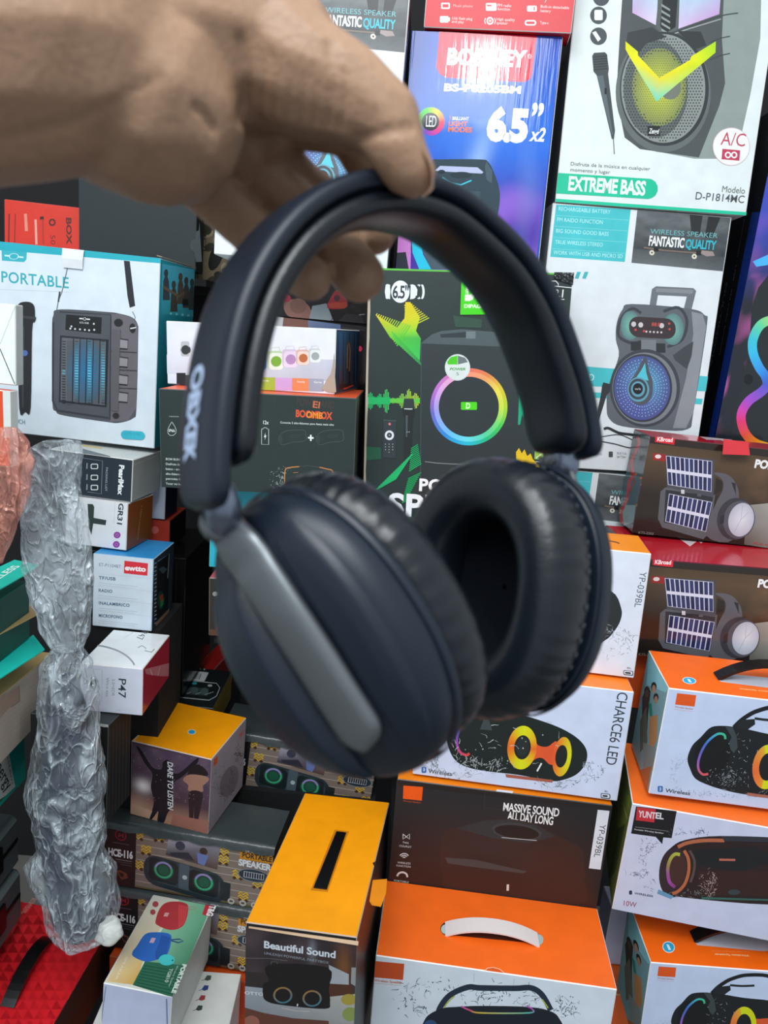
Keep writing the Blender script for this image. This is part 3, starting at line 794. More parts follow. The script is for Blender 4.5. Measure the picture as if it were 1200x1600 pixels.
# --- orange-and-white speaker cartons
def wave_line(f, pts, w, col): f.line(pts, w, col)
def logo(f, q, tx):
    f.pts(q, '#e2571a')
    f.text('Wireless Speaker', *tx, '#b0524a', 0.02)
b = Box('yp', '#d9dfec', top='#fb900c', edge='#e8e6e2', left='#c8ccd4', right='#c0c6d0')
f = b.front
f.pts([(653, 838), (690, 842), (688, 862), (651, 857)], '#e2571a')
f.H = Z(880, 640, 3.6375)
f.blob([(-400, 1010), (60, 1000), (270, 1030), (330, 1130), (325, 1200), (290, 1260), (240, 1310), (150, 1330), (-300, 1300)], '#23292c')
f.text('YP-039BL', 438, 920, 404, 1122, 34, '#5a6068')
f.splash(200, 1320, 190, 90, '#8a9298', 70, -60, 120, 4, 0.5); f.splash(220, 1250, 80, 60, '#aab4ba', 26, 0, 360, 9, 0.3)
f.pts(rr(342, 1480, 398, 1508, 8, sk=0.1), '#3c4248'); f.pts(rr(346, 1484, 393, 1503, 5, sk=0.1), '#d9dfec'); f.quad(352, 1490, 384, 1500, '#2c3238', 0.1); f.text('8h', 362, 1474, 384, 1477, 13, '#3c4248')
f = b.top; f.line([(952, 845), (962, 847), (968, 849)], 2.0, '#7a4a14')
b.done('bluetooth_speaker_carton', 'white YP-039BL carton with yellow-orange top, behind the right ear cup')
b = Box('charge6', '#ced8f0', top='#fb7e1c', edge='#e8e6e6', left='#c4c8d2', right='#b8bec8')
f = b.front; f.H = Z(620, 1100, 3.158)
f.blob([(250, 60), (340, -30), (420, -40), (560, 35), (690, 75), (800, 115), (880, 160), (925, 205), (940, 250), (928, 300), (890, 345), (830, 372), (760, 380), (600, 350), (430, 330), (330, 305), (275, 260), (245, 170)], '#14211f')
f.pts([(430, 75), (455, 78), (470, 130), (410, 125)], '#3a4648')
f.curve([(352, 65), (318, 105), (298, 160), (298, 205), (315, 240), (345, 252), (358, 243)], 12, ['#28a0c8', '#3a70c8', '#7a50c0', '#a848b0', '#d04870', '#e04848', '#e04848'])
f.blob([(660, 170), (700, 205), (745, 210), (790, 185), (800, 275), (760, 300), (720, 268), (690, 268), (650, 285)], '#e2582c')
f.ell(618, 215, 72, 108, lambda a: mix('#e8701c', '#d6dc10', 0.5 - 0.5 * math.cos(math.radians(2 * a))) if 90 < a % 360 < 270 else mix('#e86a20', '#dede10', abs(math.sin(math.radians(a)))), rot=6, n=56)
f.ell(620, 214, 41, 60, '#17201f', rot=6, n=40); f.ell(620, 214, 30, 46, '#222c2b', rot=6, n=32)
f.ell(815, 260, 46, 98, lambda a: mix('#d8d814', '#e85a2a', 0.5 - 0.5 * math.cos(math.radians(a))), rot=8, n=56)
f.ell(812, 258, 29, 56, '#17201f', rot=8, n=40)
f.line([(714, 292), (692, 332)], 8, '#e8ecec')
f.splash(430, 270, 130, 70, '#a4acb0', 110, 0, 200, 3, 0.3); f.splash(560, 180, 330, 110, '#b8c0c0', 30, 0, 360, 12, 0.2); f.splash(300, 290, 140, 70, '#8a949c', 70, 60, 210, 5, 0.7); f.splash(800, 330, 190, 70, '#8a949c', 90, -40, 130, 6, 0.7)
f.pts([(535, 345), (770, 375), (768, 388), (540, 362)], '#a85c48')
f.pts(rr(122, 310, 146, 340, 6), '#2f6ab0'); f.line([(130, 318), (139, 326), (134, 332), (134, 314), (139, 320), (130, 330)], 2, '#e8eef6')
f.text('Wireless', 154, 340, 270, 355, 22, '#4a5058', 0.015)
f.pts(rr(1006, 438, 1054, 464, 8, sk=0.12), '#3c4248'); f.pts(rr(1010, 442, 1049, 460, 5, sk=0.12), '#d5dbeb'); f.quad(1016, 448, 1040, 457, '#2c3238', 0.12); f.text('8h', 1024, 434, 1040, 437, 11, '#3c4248')
f.text('CHARCE6 LED', 1090, -60, 1030, 296, 46, '#2c343e', 0.0, 0, 0.95)
b.done('bluetooth_speaker_carton', 'white CHARCE6 LED carton with oval speaker and orange glow, under the right ear cup')
b = Box('massive', '#1f1d1c', top='#f08410', edge='#2c2a28', left='#151413', right='#151413')
f = b.front; f.H = Z(560, 1050, 2.7273)
f.pts([(140, 480), (1080, 590), (1015, 1010), (60, 900)], ['#23272a', '#1e2022', '#2c1a16', '#2a1a16'])
f.pts([(192, 484), (275, 490), (270, 548), (190, 540)], '#f05a10'); f.text('Wireless Speaker', 190, 552, 266, 560, 8, '#c04a18')
f.text('MASSIVE SOUND', 616, 590, 854, 616, 38, '#f0f0ee', 0.02, 0, 0.95); f.text('ALL DAY LONG', 634, 628, 828, 652, 38, '#f0f0ee', 0.02, 0, 0.95)
f.blob([(370, 680), (420, 660), (480, 655), (540, 630), (640, 625), (760, 650), (830, 690), (940, 745), (958, 780), (965, 900), (930, 990), (420, 940), (360, 860), (345, 750)], '#33211d')
f.pts([(420, 665), (540, 632), (640, 628), (760, 652), (840, 700), (720, 730), (560, 705)], '#2e3032'); f.ell(675, 680, 108, 36, '#3a3c3e', rot=7, n=32); f.ell(675, 682, 95, 28, '#1a1514', rot=7, n=32)
f.pts([(370, 790), (500, 800), (720, 850), (700, 858), (480, 830), (380, 815)], '#454140'); f.line([(610, 705), (760, 718)], 2.5, '#c8c8c8')
f.line([(637, 905), (636, 932)], 10, '#d8d4d0')
f.pts([(1020, 587), (1070, 592), (1032, 842), (982, 836)], '#dfe2ea'); f.text('YP-039BL', 1030, 648, 1003, 788, 22, '#3c4248')
f.text('TWS', 188, 730, 214, 733, 9, '#d8d8d8'); f.text('COUPLET', 174, 744, 226, 750, 9, '#d8d8d8'); f.line([(190, 690), (190, 712), (204, 702), (218, 690), (218, 712), (204, 702), (190, 690)], 3, '#d8d8d8')
for r_ in (8, 16, 24): f.ell(195, 795, r_, r_, '#d8d8d8', inner=1 - 4.0 / r_, a0=215, a1=325, n=40)
f.text('WIRELESS', 166, 815, 222, 820, 9, '#d8d8d8'); f.text('FUNCTION', 162, 828, 222, 834, 9, '#d8d8d8'); f.curve([(165, 870), (172, 858), (188, 853), (204, 860), (209, 874)], 8, '#d8d8d8'); f.text('PORTABLE', 152, 892, 214, 900, 9, '#d8d8d8')
f.line([(540, 508), (536, 578), (640, 590)], 1.5, '#3c4042')
f = b.top; f.H = Z(560, 1050, 2.7273); f.pts([(590, 500), (660, 508), (655, 520), (585, 512)], '#d8dce4')
b.done('bluetooth_speaker_carton', 'black MASSIVE SOUND ALL DAY LONG carton under the CHARCE6 LED carton')

def handle(root, name, p0, p1, w, rise, mat, t=0.0022, col='#111', n=14):
    mb = MB(); P = []
    for i in range(n + 1):
        k = i / n
        q = p0.lerp(p1, k); q = q + Vector((0, 0, rise * (1 - abs(2 * k - 1) ** 2.2)))
        P.append(q)
    wd = (p1 - p0).cross(Vector((0, 0, 1))).normalized()
    strap(mb, P, wd, w, t, col)
    return sub(name, mb, root, mat)
BLACKP = solid('black_moulded_plastic', '#0c0d0e', 0.32, spec=0.5, bump=0.05, scale=300)
WHITEP = solid('white_plastic_band', '#e4d8d6', 0.4)
b = Box('handle_front', '#d3dde8', top='#fb6a16', edge='#efece8', left='#d8d8d8', right='#d8d8d8')
f = b.top; f.H = Z(560, 1370, 2.927)
f.ell(405, 238, 30, 30, '#2a1a14', n=20); f.pts([(390, 210), (420, 208), (830, 262), (845, 290), (820, 315), (790, 310), (760, 300), (400, 265)], '#4a2416'); f.ell(820, 288, 26, 26, '#a8b8b8', n=20); f.ell(398, 240, 20, 22, '#b8c8c8', n=18)
f.pts([(580, 428), (590, 418), (615, 414), (645, 422), (665, 440)], '#e0581a'); f.line([(578, 430), (590, 418), (615, 414), (645, 422), (668, 440)], 3, '#f4c8a8')
hp0, hp1, hw = f.hit(398, 240), f.hit(822, 290), (f.hit(600, 205) - f.hit(600, 268)).length
f = b.front; f.H = Z(560, 1370, 2.927)
f.pts([(78, 385), (210, 398), (204, 472), (72, 460)], '#c24a1c'); f.text('Wireless Speaker', 72, 478, 200, 490, 13, '#c06a50', 0.03); f.line([(72, 486), (198, 498)], 2, '#d09a88')
f.line([(530, 440), (528, 480)], 2, '#a8b0b8'); f.line([(712, 465), (710, 500)], 2, '#a8b0b8')
f.splash(330, 560, 150, 90, '#5a6472', 70, 90, 330, 2, 0.4); f.splash(600, 545, 120, 60, '#5a6472', 60, 0, 360, 7, 0.1); f.splash(890, 590, 110, 50, '#5a6472', 50, -90, 90, 8, 0.2); f.splash(790, 560, 60, 50, '#6a7482', 24, 0, 360, 5, 0.1)
f.curve([(362, 640), (375, 595), (420, 540), (500, 505), (560, 508), (715, 510), (790, 508), (840, 540), (880, 610)], 26, '#1d2c3c'); f.curve([(385, 630), (400, 585), (440, 545)], 6, '#a8b040'); f.line([(840, 560), (868, 600)], 6, '#a8b040')
f.blob([(300, 660), (330, 625), (390, 600), (440, 595), (560, 590), (780, 595), (880, 615), (920, 650), (940, 720), (900, 900), (330, 880), (290, 720)], '#131c28')
f.curve([(470, 592), (510, 610), (560, 622), (780, 622), (795, 605), (770, 592)], 7, ['#c050b0', '#d05070', '#c8b040', '#50b0a0', '#a050b0', '#c050b0', '#c050b0'])
f.ell(330, 680, 30, 26, '#2a4a74', n=20); f.ell(440, 780, 90, 90, hue_ring([(0, '#40c0c0'), (120, '#d0d040'), (240, '#e05050'), (360, '#40c0c0')]), inner=0.8, n=40); f.ell(770, 780, 90, 90, hue_ring([(0, '#e05050'), (120, '#40c0c0'), (240, '#d0d040'), (360, '#e05050')]), inner=0.8, n=40)
hf = b.done('bluetooth_speaker_carton', 'orange-topped white carton with white carrying strap, below the black MASSIVE SOUND carton', root=True)
handle(hf, 'carry_strap', hp0, hp1, hw, 0.014, WHITEP)

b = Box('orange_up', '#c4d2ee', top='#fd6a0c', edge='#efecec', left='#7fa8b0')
f = b.top; f.H = Z(1000, 1010, 6.0)
f.ell(462, 320, 64, 32, '#d8e8ee', rot=8, n=28); f.ell(462, 320, 56, 27, '#28a8d8', rot=8, n=28); f.pts([(440, 302), (466, 306), (486, 338), (460, 336)], '#d8eef6')
f.pts([(700, 255), (740, 250), (1500, 320), (1560, 420), (1450, 420), (760, 332), (720, 300)], '#c4c8d4')
f.text('Wireless Speaker', 1290, 428, 925, 392, 22, '#f8c890', 0.03); f.text('Portable Wireless Series', 1290, 408, 905, 375, 9, '#f4b070')
hp0 = f.hit(715, 285); W, D, H = b.S; hp1 = Vector((W - hp0.x * 1.0, hp0.y, H)); hw = 0.020
f = b.front; f.H = Z(1000, 1010, 6.0)
logo(f, [(348, 438), (528, 458), (512, 565), (328, 545)], (325, 572, 500, 595, 15)); f.line([(322, 590), (500, 612)], 3, '#d09aa0')
f.blob([(445, 1050), (490, 930), (570, 850), (640, 775), (700, 748), (800, 745), (880, 755), (1000, 775), (1200, 820), (1600, 900), (1700, 1100), (1650, 1400), (1400, 1440), (1000, 1390), (800, 1350), (640, 1300), (520, 1240), (470, 1150)], '#161c20')
f.pts([(800, 750), (870, 760), (905, 840), (915, 950), (880, 1000), (820, 930), (860, 850)], '#3c4448')
f.ell(680, 1010, 165, 200, '#0e1214', rot=18, n=40)
f.curve([(800, 870), (790, 830), (740, 818), (680, 850), (620, 910), (570, 1000), (545, 1090), (552, 1160), (590, 1200), (640, 1195)], 22, ['#40a878', '#40c090', '#40b8a8', '#40a0c8', '#4070c8', '#6a60c0', '#9a60b8', '#c06090', '#d85a68', '#d85a58'])
f.curve([(880, 760), (940, 700), (1010, 650), (1100, 605), (1260, 570), (1500, 600), (1560, 760)], 40, '#161b20'); f.pts([(940, 690), (1075, 680), (1080, 730), (1010, 780), (900, 760)], '#1c2226'); f.curve([(1075, 675), (1200, 690), (1330, 690)], 24, '#20262c')
f.blob([(1230, 1000), (1330, 1060), (1480, 1070), (1490, 1200), (1330, 1190), (1230, 1260)], '#e0582c')
f.ell(1190, 1130, 135, 210, lambda a: mix('#d8dc18', '#e87038', 0.5 - 0.5 * math.cos(math.radians(a + 20))) if 100 < a % 360 < 250 else lin('#d4da14'), rot=8, n=56); f.ell(1195, 1130, 78, 130, '#151b1d', rot=8, n=40)
f.ell(1560, 1170, 100, 190, '#d8d418', rot=8, n=48); f.ell(1560, 1170, 60, 120, '#151b1d', rot=8, n=40)
f.splash(820, 1240, 190, 110, '#a8b0b6', 120, 0, 360, 3, 0.1); f.splash(420, 1220, 130, 200, '#9aa6b4', 70, 60, 280, 5, 0.6); f.splash(900, 1350, 420, 60, '#8a96a2', 100, 0, 180, 6, 0.6); f.splash(960, 1000, 160, 160, '#b0b8bc', 24, 0, 360, 8, 0.1)
f.pts([(1005, 1370), (1300, 1410), (1300, 1435), (1010, 1400)], '#a86a58')
f.pts(rr(166, 1308, 214, 1364, 10), '#2f6ab0'); f.line([(180, 1325), (200, 1345), (190, 1357), (190, 1316), (200, 1328), (180, 1350)], 4, '#e8eef6')
f.text('Wireless', 234, 1365, 468, 1395, 40, '#464c58', 0.02)
f = b.left; f.H = Z(1000, 1010, 6.0)
f.pts([(80, 60), (270, 390), (240, 430), (60, 360)], '#8ed0dc'); f.pts([(20, 480), (60, 380), (100, 420), (75, 640), (60, 940), (20, 900)], '#3a2e28'); f.pts([(0, 700), (60, 560), (70, 900), (0, 1000)], '#6a6a60')
for x, y, rx, ry, c in ((65, 440, 22, 55, '#5a4034'), (130, 400, 22, 55, '#c09070'), (150, 500, 20, 50, '#b88468')): f.ell(x, y - 22, rx + 4, ry * 0.8, '#241c1a', n=16); f.ell(x, y, rx * 0.8, ry * 0.7, c, n=16)
f.pts([(80, 520), (110, 540), (118, 660), (92, 650)], '#1e8a70'); f.pts([(90, 660), (165, 640), (160, 860), (110, 1000), (85, 940)], '#c08858'); f.pts([(30, 900), (150, 950), (120, 1160), (30, 1180)], '#8a9290'); f.pts([(0, 1160), (110, 1120), (70, 1340), (20, 1300)], '#b86a40')
ou = b.done('bluetooth_speaker_carton', 'orange-topped white carton with black handle and blue sticker, standing on the YUNTEL carton', group='white cartons with orange tops and black handles', root=True)
handle(ou, 'carry_handle', hp0, hp1, hw, 0.028, BLACKP, 0.004)
again(ou, 'orange_low', 'orange-topped white carton with black handle in the bottom right corner, below the YUNTEL carton')
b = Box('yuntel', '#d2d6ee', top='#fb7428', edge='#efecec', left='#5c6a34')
f = b.front; f.H = Z(940, 1240, 4.615)
f.pts([(248, 92), (542, 126), (505, 322), (445, 316), (437, 365), (390, 312), (212, 288)], '#1c1a1e'); f.pts([(256, 98), (390, 112), (380, 208), (246, 192)], '#c8303a'); f.text('YUNT', 262, 166, 386, 182, 56, '#e8d8dc', 0.03, 0, 0.95); f.text('EL', 388, 178, 446, 185, 54, '#e0e0e4', 0.03, 0, 0.95)
f.line([(240, 240), (486, 272)], 3, '#8a8a90'); f.text('Portable Wireless Speaker', 236, 262, 448, 290, 12, '#c8c8cc', 0.02)
f.blob([(415, 560), (440, 460), (500, 390), (600, 335), (860, 305), (1400, 330), (1500, 400), (1560, 560), (1500, 760), (1200, 800), (600, 750), (480, 715), (430, 650)], '#2f1f20')
f.pts([(640, 410), (1100, 380), (1300, 480), (1000, 560), (700, 520)], '#1f2124'); f.pts([(690, 560), (1200, 560), (1300, 740), (720, 730)], '#3a2220')
f.curve([(550, 385), (620, 355), (740, 338), (885, 338)], 26, '#b86a4a'); f.pts([(860, 305), (1400, 325), (1400, 355), (885, 342)], '#33353e')
f.ell(520, 570, 105, 180, '#38282c', rot=6, n=40); f.ell(545, 555, 60, 115, '#4a2c28', rot=8, n=40)
f.curve([(595, 410), (625, 470), (628, 560), (600, 650), (550, 705), (510, 720)], 22, '#c06a40'); f.curve([(635, 410), (668, 480), (665, 560), (640, 640)], 18, '#5c4a4a')
f.curve([(565, 440), (530, 436), (500, 465), (480, 520), (478, 580), (492, 640), (530, 675)], 24, ['#b8c048', '#b8b848', '#b0a848', '#a08850', '#9a5890', '#a848a8', '#8a3c7a'])
f.line([(848, 476), (964, 478)], 16, '#c06a5c'); f.splash(770, 640, 60, 90, '#c8a8a0', 60, 0, 360, 4, 0.05); f.splash(380, 500, 110, 190, '#6a6484', 80, 90, 280, 5, 0.5); f.splash(620, 300, 140, 50, '#5a6a84', 40, 180, 360, 6, 0.4); f.splash(240, 580, 60, 20, '#5a5a6a', 20, 0, 360, 9, 0.1); f.splash(660, 720, 180, 30, '#8a8a8a', 50, 0, 360, 11, 0.1)
f.pts([(410, 690), (520, 740), (500, 760), (400, 720)], '#6aa0c0'); f.pts([(720, 745), (1200, 760), (1200, 772), (720, 760)], '#3a6a60')
f.ell(955, 710, 44, 20, '#3a444a', n=20)
f.pts(rr(198, 698, 220, 728, 8), '#2c3850'); f.text('WIRELESS', 236, 724, 370, 746, 18, '#39465e', 0.02); f.text('10W', 158, 806, 250, 820, 48, '#a84058')
f = b.left; f.H = Z(940, 1240, 4.615)
f.pts([(120, -80), (212, 30), (180, 200), (110, 260)], '#6a7a34'); f.pts([(110, 260), (170, 220), (100, 560), (40, 640)], '#3c4a26'); f.line([(150, 60), (185, 180)], 6, '#a8a868')
b.done('bluetooth_speaker_carton', 'white YUNTEL carton with dark cylinder speaker, between the two black-handled cartons')

# --- tall carton with orange lid and black strap
b = Box('beautiful', '#1c1a1e', top='#ffa208', edge='#b8a48c', right='#14100e', left='#241e1c')
f = b.top; f.H = Z(340, 1050, 2.9083)
f.pts([(532, 716), (598, 724), (590, 742), (500, 1000), (422, 992), (430, 975)], '#d07c08')
q = [f.hit(x, y) for x, y in ((540, 728), (584, 733), (496, 990), (436, 982))]
tab = [f.hit(x, y) for x, y in ((705, 950), (770, 945), (765, 1010), (742, 1070), (700, 1062), (690, 1045))]
nt = [f.hit(x, y) for x, y in ((704, 868), (735, 845), (760, 812), (778, 815), (772, 850), (755, 925), (735, 955), (725, 915))]
f.pts([(704, 868), (735, 850), (760, 815), (790, 830), (768, 940), (735, 952), (725, 905)], '#0c0a08'); f.line([(735, 850), (760, 812), (776, 820), (750, 880)], 7, '#d8d0c4')
f = b.front; f.H = Z(370, 1420, 4.8)
def room(u, v):
    n = noise.noise(Vector((u * 4, v * 4, 3.0)))
    c = mix('#1c181c', '#4a3c40', max(0, min(1, 0.35 + 0.9 * n)))
    c = mix(c, '#7a4c26', 0.8 * math.exp(-((u - 0.88) / 0.07) ** 2 - ((v - 0.28) / 0.22) ** 2))
    return mix(c, '#8a929c', 0.5 * math.exp(-((u - 0.60) / 0.03) ** 2 - ((v - 0.15) / 0.12) ** 2))
f.paint([(60, 135), (905, 245), (895, 900), (60, 900)], 40, 40, room)
f.text('Beautiful Sound', 204, 292, 740, 370, 56, '#c8d0da', 0.03); f.text('UNLEASH POWERFUL PARTYBOX', 206, 340, 690, 414, 20, '#8a929c')
f.line([(60, 370), (240, 372), (380, 390)], 5, '#5a5452'); f.pts([(240, 395), (300, 390), (310, 530), (250, 530)], '#201c1c'); f.pts(rr(250, 390, 310, 470, 14), '#3c3838'); f.pts(rr(262, 402, 298, 458, 10), '#1a1617')
f.pts([(60, 560), (250, 580), (900, 640), (890, 900), (60, 880)], ['#8d96a0', '#9aa2ac', '#a8a69c', '#8a8a88', '#6c7278'])
f.pts([(60, 470), (240, 480), (240, 600), (60, 580)], '#2c2426'); f.text('OTTO', 60, 640, 200, 652, 24, '#c8ccd0', 0.02)
f.pts([(690, 420), (840, 490), (840, 590), (700, 570)], '#9aa0a4'); f.pts([(680, 560), (860, 570), (880, 640), (690, 660)], '#4a2a1c'); f.pts([(860, 440), (900, 440), (890, 580), (855, 560)], '#8a8c8c')
f.blob([(240, 420), (680, 440), (690, 600), (700, 700), (660, 750), (330, 720), (220, 690), (195, 640), (200, 560), (240, 540)], '#100e10')
for x, y in ((345, 648), (565, 672)): f.ell(x, y, 72, 62, lambda a: mix('#8a6a3a', '#3a6a7a', 0.5 + 0.5 * math.sin(math.radians(a + 20))), inner=0.8, n=40)
f.line([(456, 712), (454, 730)], 8, '#d8d8d8'); f.line([(335, 742), (440, 765), (545, 770)], 6, '#b0a4a0')
f.ell(840, 680, 58, 42, '#9a8a3a', n=24); f.ell(850, 790, 58, 52, '#7a8a4a', n=24); f.pts([(60, 740), (200, 780), (420, 820), (690, 840), (690, 900), (60, 900)], '#5a342a'); f.ell(110, 850, 60, 50, '#8a5648', n=20)
bs = b.done('portable_speaker_carton', 'tall Beautiful Sound carton with orange lid and black strap, bottom middle', root=True)
mb = MB(); slab(mb, q, (0, 0, 1), 0.0016, '#111'); sub('carry_strap', mb, bs, BLACKP)
W, D, H = b.S
mb = MB(); slab(mb, [p + Vector((0, 0, 0.0006)) for p in tab], (0, 0, 1), 0.0009, '#e88a10'); sub('torn_flap', mb, bs, CARD)
mb = MB(); slab(mb, [Vector((0.004, -0.001, H - 0.004)), Vector((W + 0.002, -0.001, H - 0.004)), Vector((W + 0.002, -0.0035, H - 0.0075)), Vector((0.004, -0.0015, H - 0.006))], (0, 0.5, -0.8), 0.0006, '#c8a888'); sub('lid_lip', mb, bs, CARD)

# --- patterned solar speaker cartons (three of a kind)
b = Box('hce_mid', '#83736a', top='#23272a', edge='#3c3a38', left='#0f1012', right='#4a3c2a')
f = b.front; f.H = Z(140, 1240, 3.75)
def mid(u, v):   # place by fractions of the front in photo pixels
    return None
W, D, H = b.S
# drawn on the plane directly, x 0..100 across and y 0..43 down
f.H = None
_hit = f.hit
f.hit = lambda x, y: Vector((x / 100 * W, 0, H - y / 100 * W))
h100 = H / W * 100
for i in range(8):
    y = 3 + i * (h100 - 3) / 8
    f.line([(18.5, y), (100, y)], 0.35, '#c0b4a2')
for yy in (0.7, h100 - 1.0): f.line([(18.5, yy), (100, yy)], 1.2, '#6a5c3c')
def motif(x, y, s=1.0):
    for k in range(3):
        yy = y + (k - 1) * 1.9 * s
        f.line([(x - 3 * s, yy + 0.8), (x - 1.5 * s, yy - 0.8), (x, yy + 0.8), (x + 1.5 * s, yy - 0.8), (x + 3 * s, yy + 0.8)], 0.95, '#e0b41c')
    f.pts([(x - 3.4 * s, y + 2.6 * s), (x - 2 * s, y + 4 * s), (x - 0.6 * s, y + 2.6 * s), (x - 2 * s, y + 1.4 * s)], '#4a2c20'); f.pts([(x + 0.6 * s, y + 2.6 * s), (x + 2 * s, y + 4 * s), (x + 3.4 * s, y + 2.6 * s), (x + 2 * s, y + 1.4 * s)], '#4a2c20')
for x, y in ((19.5, 6), (32, 5), (45, 6), (58, 6), (71, 7), (24.5, 15), (20, 26), (71, 13), (80, 21), (92, 25), (84, 35), (97, 8), (97, 33), (61, 36)): motif(x, y)
f.quad(0, 0, 18.3, h100, '#0e0f12')
f.ell(9, 8, 3.6, 3.6, '#8c1c28', inner=0.8, n=24); f.text('M', 7.4, 9.4, 10.8, 9.4, 2.6, '#8c1c28', 0.02); f.line([(4, 13.5), (14, 13.5)], 0.4, '#5a5a60')
f.text('HCE-116', 1.5, 22.5, 16.6, 22.5, 4.6, '#e6e6ea', 0.045, 0, 0.95); f.line([(6, 24.5), (16, 24.5)], 0.4, '#8a8a90'); f.line([(7, 26), (16, 26)], 0.3, '#5a5a60'); f.line([(9, 27.5), (16, 27.5)], 0.3, '#5a5a60')
f.pts([(6, 32.5), (9, 31.5), (13, 33), (14, 36), (10, 38), (8, 35)], '#6a3a24'); f.pts([(8, 33), (11, 33.5), (11.5, 36), (9.5, 36)], '#0e0f12')
f.pts([(38, 3), (69, 4.5), (67.5, 20), (36.5, 16)], ['#b8b4c4', '#8a8490', '#5c4038', '#3c3840']); f.ell(45, 8.5, 3, 3, '#3c3c50', n=14); f.pts([(39, 14), (50, 12), (54, 17), (40, 16)], '#2c2c38'); f.ell(59, 9.5, 2.4, 2.4, '#3c2c28', n=14); f.pts([(55, 11), (62, 12), (60, 19), (56, 18)], '#6a7ab4')
f.pts(rr(23.5, 17.0, 73, 37, 8, sk=0.13), '#27343a'); f.pts(rr(26, 18.5, 70, 34.5, 7, sk=0.13), '#34444c'); f.quad(45, 20, 51, 37, '#4a5a64', 0.13)
for x, y in ((35.5, 26.5), (60, 30)):
    f.pts(rr(x - 9, y - 7.5, x + 9, y + 7.5, 3, sk=0.1), '#182024'); f.ell(x, y, 6.4, 6.4, '#24443c', n=28); f.ell(x, y, 5.6, 5.6, lambda a: mix('#3aa878', '#9a8ac8', 1 if 190 < a < 340 else 0), inner=0.78, n=36); f.ell(x, y, 3.2, 3.2, '#1c5a44', n=20)
f.ell(48.5, 29, 1.5, 1.5, '#a8b8bc', n=14); f.pts([(70, 27), (76, 28), (76, 40), (70, 40)], '#1c2428')
f.text('WIRELESS', 78, 4.8, 100, 5.2, 3.2, '#d8d8dc', 0.03); f.quad(80.5, 5.6, 100, 10.4, '#c88410'); f.text('PORTABLE', 82, 9, 99.5, 9.2, 3.2, '#2c1c10', 0.03); f.text('SOLAR SPEAKER', 0, 0, 0.01, 0, 0.01, '#222') if False else None
f.text('SPEAKER', 80, 14.6, 99.5, 15, 3.9, '#dcdce0', 0.05)
f.ell(89.5, 20, 9.6, 4.4, '#8a8c96', n=28); f.ell(89.5, 20, 9, 3.9, '#24303c', n=28); f.quad(83.5, 18, 95.5, 22, '#b8bcc4')
for i in range(8): f.quad(84 + 1.44 * i, 18.3, 85.1 + 1.44 * i, 21.7, '#1c2430')
for x in (77, 84, 91): f.ell(x, 39.6, 2.1, 2.1, '#b8b4ac', n=18); f.quad(x - 1, 38.9, x + 1, 40.2, '#4c443c')
f = b.top; f.H = Z(140, 1020, 4.2857)
f.line([(945, 1016), (1010, 1028)], 4, '#6c7274'); f.line([(940, 1030), (1005, 1042)], 4, '#6c7274'); f.line([(930, 1044), (1000, 1054)], 4, '#6c7274')
hm = b.done('solar_speaker_carton', 'patterned HCE-116 solar speaker carton with crumpled black top, under the orange-topped cube', group='patterned HCE-116 solar speaker cartons', root=True)
# wrinkled black film lying over the top and folding over the front edge
mb = MB(); rows = []
for i in range(13):
    r_ = []
    for j in range(27):
        x, y = -0.004 + (W + 0.006) * j / 26, D * (1 - i / 9.0)
        z = H + 0.0012 + 0.0010 * noise.noise(Vector((x * 60, y * 60, 3)))
        if y < 0:
            y2 = -0.0012 - 0.0010 * (i - 9); z = H + y * (0.40 + 0.25 * noise.noise(Vector((x * 40, 1, 1)))) + 0.001; y = y2
        r_.append(Vector((x, y, z)))
    rows.append(r_)
mb.grid(rows, '#3c4446')
sub('top_film', mb, hm, printed('black_film', 0.28, bump=0.25, scale=70.0))
again(hm, 'hce_low', 'patterned HCE-116 solar speaker carton at the foot of its stack, behind the T&G box')
again(hm, 'hce_back', 'patterned HCE-116 solar speaker carton standing further back under the headphones')

# --- orange-topped cube
b = Box('cube', '#5c4450', top='#ffa306', right='#a89aa2', edge='#cfc6c0', left='#5c4450')
f = b.top; f.H = Z(140, 1020, 4.2857); f.ell(684, 530, 28, 18, '#e8d8b0', n=24); f.ell(684, 530, 22, 14, '#28a0d0', n=24)
f.line([(285, 600), (380, 495), (450, 425), (555, 322)], 8, '#d8d0c4')
f = b.front; f.H = Z(140, 1020, 4.2857)
def gig(u, v):
    n = noise.noise(Vector((u * 5, v * 5, 4.0))); m = noise.noise(Vector((u * 16, v * 16, 4.0)))
    c = mix('#5a4a62', '#4c3844', min(1, v * 1.5)) if v < 0.66 else mix('#4c3844', '#b0846c', min(1, (v - 0.66) * 3.6))
    c = mix(c, '#8a7078', max(0, 0.5 * n + 0.2 * m))
    c = mix(c, '#e8b898', 0.6 * math.exp(-((u - 0.05) / 0.2) ** 2 - ((v - 0.95) / 0.2) ** 2))
    return mix(c, '#f4ecec', math.exp(-((u - 0.15) / 0.10) ** 2 - ((v - 0.56) / 0.09) ** 2))
f.paint([(285, 612), (815, 724), (790, 1222), (273, 1076)], 44, 44, gig)
f.blob([(320, 625), (345, 650), (385, 715), (425, 770), (480, 780), (490, 735), (520, 715), (540, 740), (545, 790), (600, 805), (700, 720), (730, 705), (715, 745), (620, 830), (560, 880), (555, 1010), (520, 1080), (495, 1140), (455, 1130), (460, 1060), (430, 1100), (400, 1120), (430, 1000), (410, 900), (420, 810), (370, 740), (318, 640)], '#1c1820')
f.blob([(660, 800), (690, 760), (740, 750), (790, 800), (780, 825), (670, 825)], '#241c20'); f.blob([(625, 850), (670, 815), (770, 825), (800, 850), (760, 890), (755, 930), (665, 925), (660, 885)], '#a87c68')
